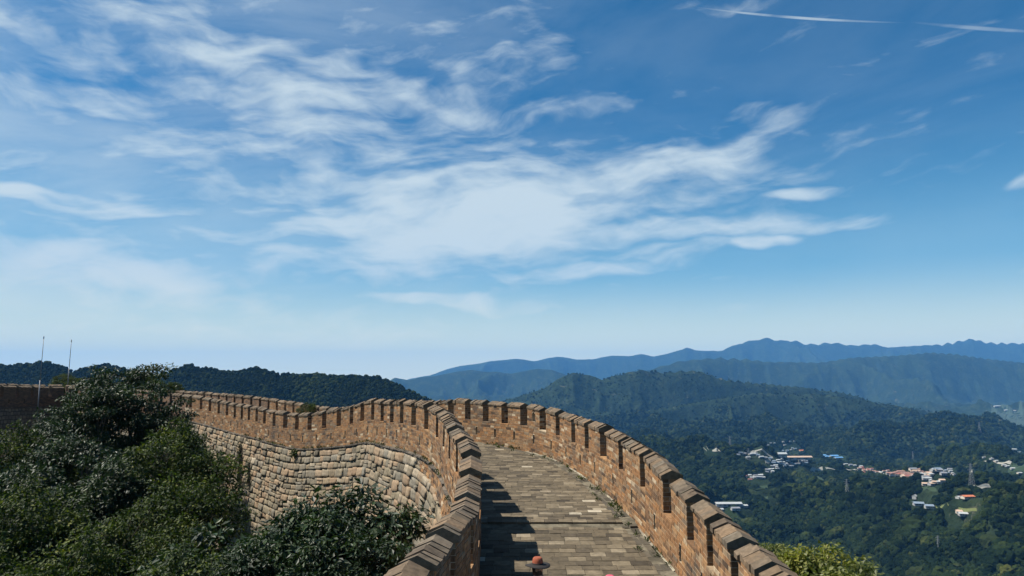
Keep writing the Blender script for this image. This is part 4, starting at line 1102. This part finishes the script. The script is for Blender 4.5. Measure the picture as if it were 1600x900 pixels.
X = np.concatenate([p[0] for p in parts_]); Yv = np.concatenate([p[1] for p in parts_]); Z = np.concatenate([p[2] for p in parts_]); S_ = np.concatenate([p[3] for p in parts_])
thin = fbm(X / 160, Yv / 160, 4, 123) + .25 * RS.rand(len(X))
k = roads_clear(X, Yv) & (thin > .40)
X, Yv, Z, S_ = X[k], Yv[k], Z[k], S_[k]
me = bpy.data.meshes.new('forest'); me.vertices.add(len(X)); me.vertices.foreach_set('co', np.stack([X, Yv, Z + S_ * .22], 1).astype(np.float32).ravel())
at = me.attributes.new('size', 'FLOAT', 'POINT'); at.data.foreach_set('value', S_.astype(np.float32))
me.update(); fo = bpy.data.objects.new('forest', me); COL.objects.link(fo)
setprops(fo, 'dense green forest covering the valley floor and the hills', 'forest', kind='stuff')
ng = bpy.data.node_groups.new('forest_nodes', 'GeometryNodeTree')
ng.interface.new_socket('Geometry', in_out='INPUT', socket_type='NodeSocketGeometry'); ng.interface.new_socket('Geometry', in_out='OUTPUT', socket_type='NodeSocketGeometry')
gn = NB(ng); gi = gn.n('NodeGroupInput'); go = gn.n('NodeGroupOutput')
iop = gn.n('GeometryNodeInstanceOnPoints'); ci = gn.n('GeometryNodeCollectionInfo'); ci.inputs[0].default_value = tc_; ci.inputs['Separate Children'].default_value = True; ci.inputs['Reset Children'].default_value = True
na_ = gn.n('GeometryNodeInputNamedAttribute', data_type='FLOAT'); na_.inputs[0].default_value = 'size'
rv = gn.n('FunctionNodeRandomValue', data_type='FLOAT_VECTOR'); rv.inputs[0].default_value = (-.2, -.2, 0); rv.inputs[1].default_value = (.2, .2, 6.28)
gn.l(gi.outputs[0], iop.inputs['Points']); gn.l(ci.outputs[0], iop.inputs['Instance']); iop.inputs['Pick Instance'].default_value = True
gn.l(rv.outputs[0], iop.inputs['Rotation']); gn.l(na_.outputs[0], iop.inputs['Scale']); gn.l(iop.outputs[0], go.inputs[0])
md = fo.modifiers.new('forest', 'NODES'); md.node_group = ng

# ------------------------------------------------------------------ aerial poles, hut, vines
def proj(p):
    dx, dy, dz = p; dep = dy * CP + dz * SP; up = -dy * SP + dz * CP
    return CXP + F_PX * dx / dep, CYP - F_PX * up / dep
POLE = flat('grey_metal', (.22, .22, .23), .5)
for (xt, yt, xb, yb, Y, ext, lab) in ((67, 529, 61, 611, 70.5, 2.2, 'taller thin aerial pole fixed to the shaded far parapet'), (109.5, 534, 106, 598, 80.0, .6, 'thin aerial pole standing behind the far parapet, right of the taller one')):
    b0 = P(xb, yb, Y); top = P(xt, yt, Y).z; b0.z -= ext
    t = empty('aerial_pole', b0, lab, 'aerial pole', 'aerial poles on the far wall')
    mb = MB(); mb.tube(b0, (b0.x + .02, b0.y, b0.z + (top - b0.z) * .45), .05, .045, 8); mb.build('pole', POLE, t, b0, True)
    mb = MB(); mb.tube((b0.x + .02, b0.y, b0.z + (top - b0.z) * .45), (b0.x + .05, b0.y, top), .032, .024, 8); mb.build('upper_rod', POLE, t, b0, True)
    mb = MB(); mb.tube((b0.x + .05, b0.y, top), (b0.x + .05, b0.y, top + .25), .05, .03, 8); mb.build('tip', POLE, t, b0, True)
# small hut on the wall, its shade put into the dark brick colour
hp = P(156, 604, 78.0); hp.z -= 1.6
HUTM = masonry('hut_shade_brick', [(0, (.04, .03, .024)), (1, (.07, .052, .038))]); 
t = empty('sentry_hut', hp, 'small brick hut coloured shade-dark with a flat slab roof standing on the far wall', 'hut')
mb = MB(); hh = P(156, 592.5, 78.0).z - hp.z
for (c, d) in (((-.75, 0), (.2, 1.9)), ((.75, 0), (.2, 1.9)), ((0, .85), (1.3, .2)), ((-.45, -.85), (.4, .2)), ((.45, -.85), (.4, .2))): mb.box((hp.x + c[0], hp.y + c[1], hp.z + hh / 2), (d[0], d[1], hh))
mb.build('wall', HUTM, t, hp)
mb = MB(); mb.box((hp.x, hp.y, hp.z + hh + .08), (1.9, 2.2, .16)); mb.build('roof', M['coping'], t, hp)
mb = MB(); mb.box((hp.x, hp.y - .84, hp.z + hh * .8), (.5, .18, hh * .38)); mb.build('lintel', HUTM, t, hp)
# climbing vines on the stone face, one standing in for a shadowed crevice
def face_px(x, y):
    best = None
    for s_ in np.arange(0, S_FAR, .2):
        for d_ in np.arange(D_TOP, D_BOT, .15):
            p = ramp_pt(s_, d_); u, v = proj(p); e = (u - x) ** 2 + (v - y) ** 2
            if best is None or e < best[0]: best = (e, s_, d_)
    return best[1], best[2]
VINE = masonry('vine_stem', [(0, (.018, .015, .012)), (1, (.035, .028, .02))])
M['leaf_black'] = leaf_mat('vine_leaf', [(0, (.010, .014, .008)), (.7, (.016, .024, .01)), (1, (.04, .055, .018))], .7, .1, .1)
for (x0, y0, x1, y1, wd, nst, lab) in ((381, 694, 380, 762, .55, 16, 'dark dry vine hanging down the stone face behind the feathery trees'), (393, 722, 392, 765, .3, 7, 'shorter dark vine beside the long hanging vine'),
                                        (641, 800, 645, 866, .5, 14, 'dark vine put in for a shadowed crevice low on the stones next to the coping'), (466, 693, 467, 712, .45, 8, 'small green tuft growing from the string course')):  # vine by the coping is added to darken a shadowed crevice
    s0_, d0_ = face_px(x0, y0); s1_, d1_ = face_px(x1, y1)
    org = Vector(ramp_pt(s1_, d1_)); t = empty('climbing_vine', org, lab, 'vine', 'vines on the stone face'); rs = np.random.RandomState(int(x0)); mb = MB(); cl = []
    for k in range(nst):
        off = rs.uniform(-wd, wd); prev = None; n = 9; f1 = rs.uniform(.6, 1.0)
        for i in range(n + 1):
            f = i / n * f1; q = Vector(ramp_pt(s0_ + (s1_ - s0_) * f + off * (.5 + .5 * f) + rs.uniform(-.06, .06), d0_ + (d1_ - d0_) * f, .16 + rs.uniform(-.03, .06)))
            if prev is not None: mb.tube(prev, q, .028, .024, 4, False)
            if rs.rand() < .6: cl.append(q[:])
            prev = q
    mb.build('stem', VINE, t, org)
    V, Fc = leaf_cloud(np.array(cl), np.full(len(cl), .22), 9, .11, rs, .9, .6); np_obj('leaves', V, Fc, M['leaf_black'] if y0 != 693 else M['leaf_mid'], t, org)

# weeds in the gutter and on the string course
rs = np.random.RandomState(9); cw = []
for k in range(70):
    s_ = rs.uniform(2, PR.s_at_Y(34)); q = PR.at(s_, -rs.choice([.04, .05, .22, .43])); cw.append((q[0], q[1], float(floor_z(q[1])) + .015))
for k in range(60):
    s_ = rs.uniform(8, PL.s_at_Y(50)); q = PL.at(s_, LOW - .08); cw.append((q[0], q[1], q[2] - H_DRIP + .03))
cw = np.array(cw); V, Fc = leaf_cloud(cw, rs.uniform(.04, .13, len(cw)), 22, .09, rs, .7, .3, droop=-.8)
o = np_obj('weeds', V, Fc, M['leaf_mid']); setprops(o, 'small weeds rooted in the gutter and along the string course', 'weeds', kind='stuff')

# ------------------------------------------------------------------ people
def cloth(name, c, rough=.9): 
    m, nb, bs = new_mat(name); geo = nb.n('ShaderNodeNewGeometry')
    cc = nb.mix(1.0, (*c, 1), nb.ramp(nb.noise(geo.outputs['Position'], 18, 5, .6), [(.3, (.8,) * 3), (.7, (1.2,) * 3)]), 'MULTIPLY'); nb.l(cc, bs.inputs['Base Color'])
    bs.inputs['Roughness'].default_value = rough; return m
SKIN = cloth('skin', (.42, .25, .17), .6); HAIR = cloth('hair', (.02, .016, .014), .6)
def skinned(name, verts, edges, radii, mt, parent, org, sub=2, root=0):
    me = bpy.data.meshes.new(name); me.from_pydata(verts, edges, []); me.materials.append(mt); me.update()
    o = bpy.data.objects.new(name, me); COL.objects.link(o); o.parent = parent
    md = o.modifiers.new('skin', 'SKIN'); md.use_smooth_shade = True
    if not me.skin_vertices: me.skin_vertices.new()
    for i, r_ in enumerate(radii):
        me.skin_vertices[0].data[i].radius = r_ if hasattr(r_, '__len__') else (r_, r_)
        me.skin_vertices[0].data[i].use_root = (i == root)
    sb = o.modifiers.new('sub', 'SUBSURF'); sb.levels = sub; sb.render_levels = sub
    return o
def person(loc, rz, hgt, label, shirt, trouser, hat_mats, hat_r):
    t = empty('person', loc, label, 'person'); t.rotation_euler = (0, 0, rz); k = hgt / 1.7; t.scale = (k, k, k)
    V, E, Rr = [], [], []
    def ad(p, r_, par=None):
        V.append(p); Rr.append(r_); 
        if par is not None: E.append((par, len(V) - 1))
        return len(V) - 1
    pel = ad((0, 0, .95), (.15, .11)); wa = ad((0, .0, 1.08), (.13, .095), pel); ch = ad((0, 0, 1.25), (.16, .11), wa); sh = ad((0, 0, 1.38), (.13, .09), ch); nk = ad((0, .005, 1.47), .052, sh)
    j = ad((0, -.01, 1.545), (.062, .07), nk); hd = ad((0, -.01, 1.60), (.072, .088), j); tp = ad((0, 0, 1.665), (.058, .07), hd)
    nose = ad((0, -.105, 1.585), .012, hd)
    for sg in (-1, 1):
        ad((sg * .078, .005, 1.585), .014, hd)
        h_ = ad((sg * .09, 0, .88), (.085, .09), pel); kn = ad((sg * .10, -.02, .49), .055, h_); an = ad((sg * .10, .02, .09), .036, kn); ft = ad((sg * .11, -.12, .035), .032, an)
        s1 = ad((sg * .17, 0, 1.39), .058, sh); el_ = ad((sg * .235, .02, 1.11), .038, s1); wr = ad((sg * .25, -.06, .87), .026, el_); pm = ad((sg * .25, -.075, .81), (.034, .018), wr)
        for f in range(4):
            dy = (f - 1.5) * .019; kx = ad((sg * .252, -.078 + dy, .765), .0095, pm); k2 = ad((sg * .247, -.083 + dy, .738 - .004 * (1.5 - abs(f - 1.5))), .0085, kx); ad((sg * .238, -.08 + dy, .715 - .006 * (1.5 - abs(f - 1.5))), .0075, k2)
        th = ad((sg * .243, -.115, .80), .010, pm); ad((sg * .238, -.125, .775), .009, th)
    skinned('body', V, E, Rr, SKIN, t, loc)
    tv = [(0, 0, .93), (0, 0, 1.08), (0, 0, 1.25), (0, 0, 1.385), (.17, 0, 1.39), (.228, .018, 1.15), (-.17, 0, 1.39), (-.228, .018, 1.15), (0, .005, 1.44)]
    skinned('shirt', tv, [(0, 1), (1, 2), (2, 3), (3, 4), (4, 5), (3, 6), (6, 7), (3, 8)], [(.17, .13), (.155, .12), (.18, .13), (.15, .105), .073, .058, .073, .058, .066], shirt, t, loc)
    pv_ = [(0, 0, .97), (.09, 0, .87), (.10, -.02, .49), (.10, .02, .12), (-.09, 0, .87), (-.10, -.02, .49), (-.10, .02, .12)]
    skinned('trousers', pv_, [(0, 1), (1, 2), (2, 3), (0, 4), (4, 5), (5, 6)], [(.155, .12), (.10, .105), .075, .062, (.10, .105), .075, .062], trouser, t, loc)
    for sg in (-1, 1): skinned('shoe', [(sg * .10, .05, .045), (sg * .105, -.05, .045), (sg * .11, -.16, .035)], [(0, 1), (1, 2)], [.045, .045, .035], HAIR, t, loc, 2, 1)
    # hair
    def revolve(name, prof, mt, cx=0, cy=0, cz=0, n=28, sx=1, sy=1, wav=0.0):
        V_, F_ = [], []
        for i, (r_, z) in enumerate(prof):
            for q in range(n):
                a = 2 * math.pi * q / n; V_.append((cx + r_ * math.cos(a) * sx, cy + r_ * math.sin(a) * sy, cz + z + wav * (r_ > .13) * math.sin(2 * a + 1) ))
            if i:
                for q in range(n): F_.append(((i - 1) * n + q, (i - 1) * n + (q + 1) % n, i * n + (q + 1) % n, i * n + q))
        me = bpy.data.meshes.new(name); me.from_pydata(V_, [], F_); me.materials.append(mt); me.polygons.foreach_set('use_smooth', [True] * len(F_)); me.update()
        o = bpy.data.objects.new(name, me); COL.objects.link(o); return o
    hr_ = revolve('hair', [(.060, -.13), (.085, -.10), (.094, -.03), (.094, .03), (.07, .075), (.002, .095)], HAIR, 0, .012, 1.60, sx=.92, sy=1.0); hr_.parent = t
    brim = revolve('hat', [(.088, .0), (hat_r * .6, -.012), (hat_r, -.022), (hat_r, -.030), (hat_r * .6, -.022), (.086, -.012)], hat_mats[1], 0, 0, 1.655, wav=.012); brim.parent = t
    cr = revolve('hat_crown', [(.090, -.004), (.088, .03), (.083, .06), (.074, .09), (.056, .105), (.03, .108), (.002, .10)], hat_mats[0], 0, 0, 1.655); cr.parent = brim
    bn_ = revolve('hat_band', [(.094, .000), (.0935, .016), (.090, .018)], hat_mats[2], 0, 0, 1.655); bn_.parent = brim
    return t
ORG = cloth('orange_felt', (.26, .065, .03)); DRK = cloth('dark_straw', (.014, .012, .012)); PNK = cloth('pink_cloth', (.55, .08, .13)); NAVY = cloth('navy_cloth', (.03, .035, .05)); KHA = cloth('khaki_cloth', (.20, .17, .12)); WHT = cloth('white_cloth', (.6, .6, .58))
for (x, y, hgt, fac, lab, sh_, tr_, hm, hrr) in ((840, 868, 1.70, .3, 'person in an orange-crowned hat with a wide dark brim, at the shadow edge', NAVY, KHA, (ORG, DRK, DRK), .205),
                                                 (953, 896.5, 1.60, 2.9, 'person in a pink hat, only its top showing at the bottom edge', WHT, NAVY, (PNK, PNK, PNK), .12)):
    best = min(np.arange(9, 15, .02), key=lambda Y_: abs(P(x, y, Y_).z - (float(floor_z(Y_)) + hgt * 1.775 / 1.7)))
    q = P(x, y, best); person((q.x, q.y, float(floor_z(best)) - .01), fac, hgt, lab, sh_, tr_, hm, hrr)

# ------------------------------------------------------------------ haze
mh = bpy.data.materials.new('haze'); mh.use_nodes = True; mh.node_tree.nodes.clear(); hb = NB(mh.node_tree)
pvn = hb.n('ShaderNodeVolumePrincipled'); pvn.inputs['Color'].default_value = (.15, .46, .97, 1); pvn.inputs['Density'].default_value = 4.3e-5; pvn.inputs['Anisotropy'].default_value = 0.0
ho = hb.n('ShaderNodeOutputMaterial'); hb.l(pvn.outputs[0], ho.inputs['Volume'])
mb = MB(); mb.box((0, 0, 240), (50000, 50000, 1500)); hz_o = mb.build('haze', mh); setprops(hz_o, 'thin blue haze lying over the valley and the far mountains', 'haze', kind='stuff')
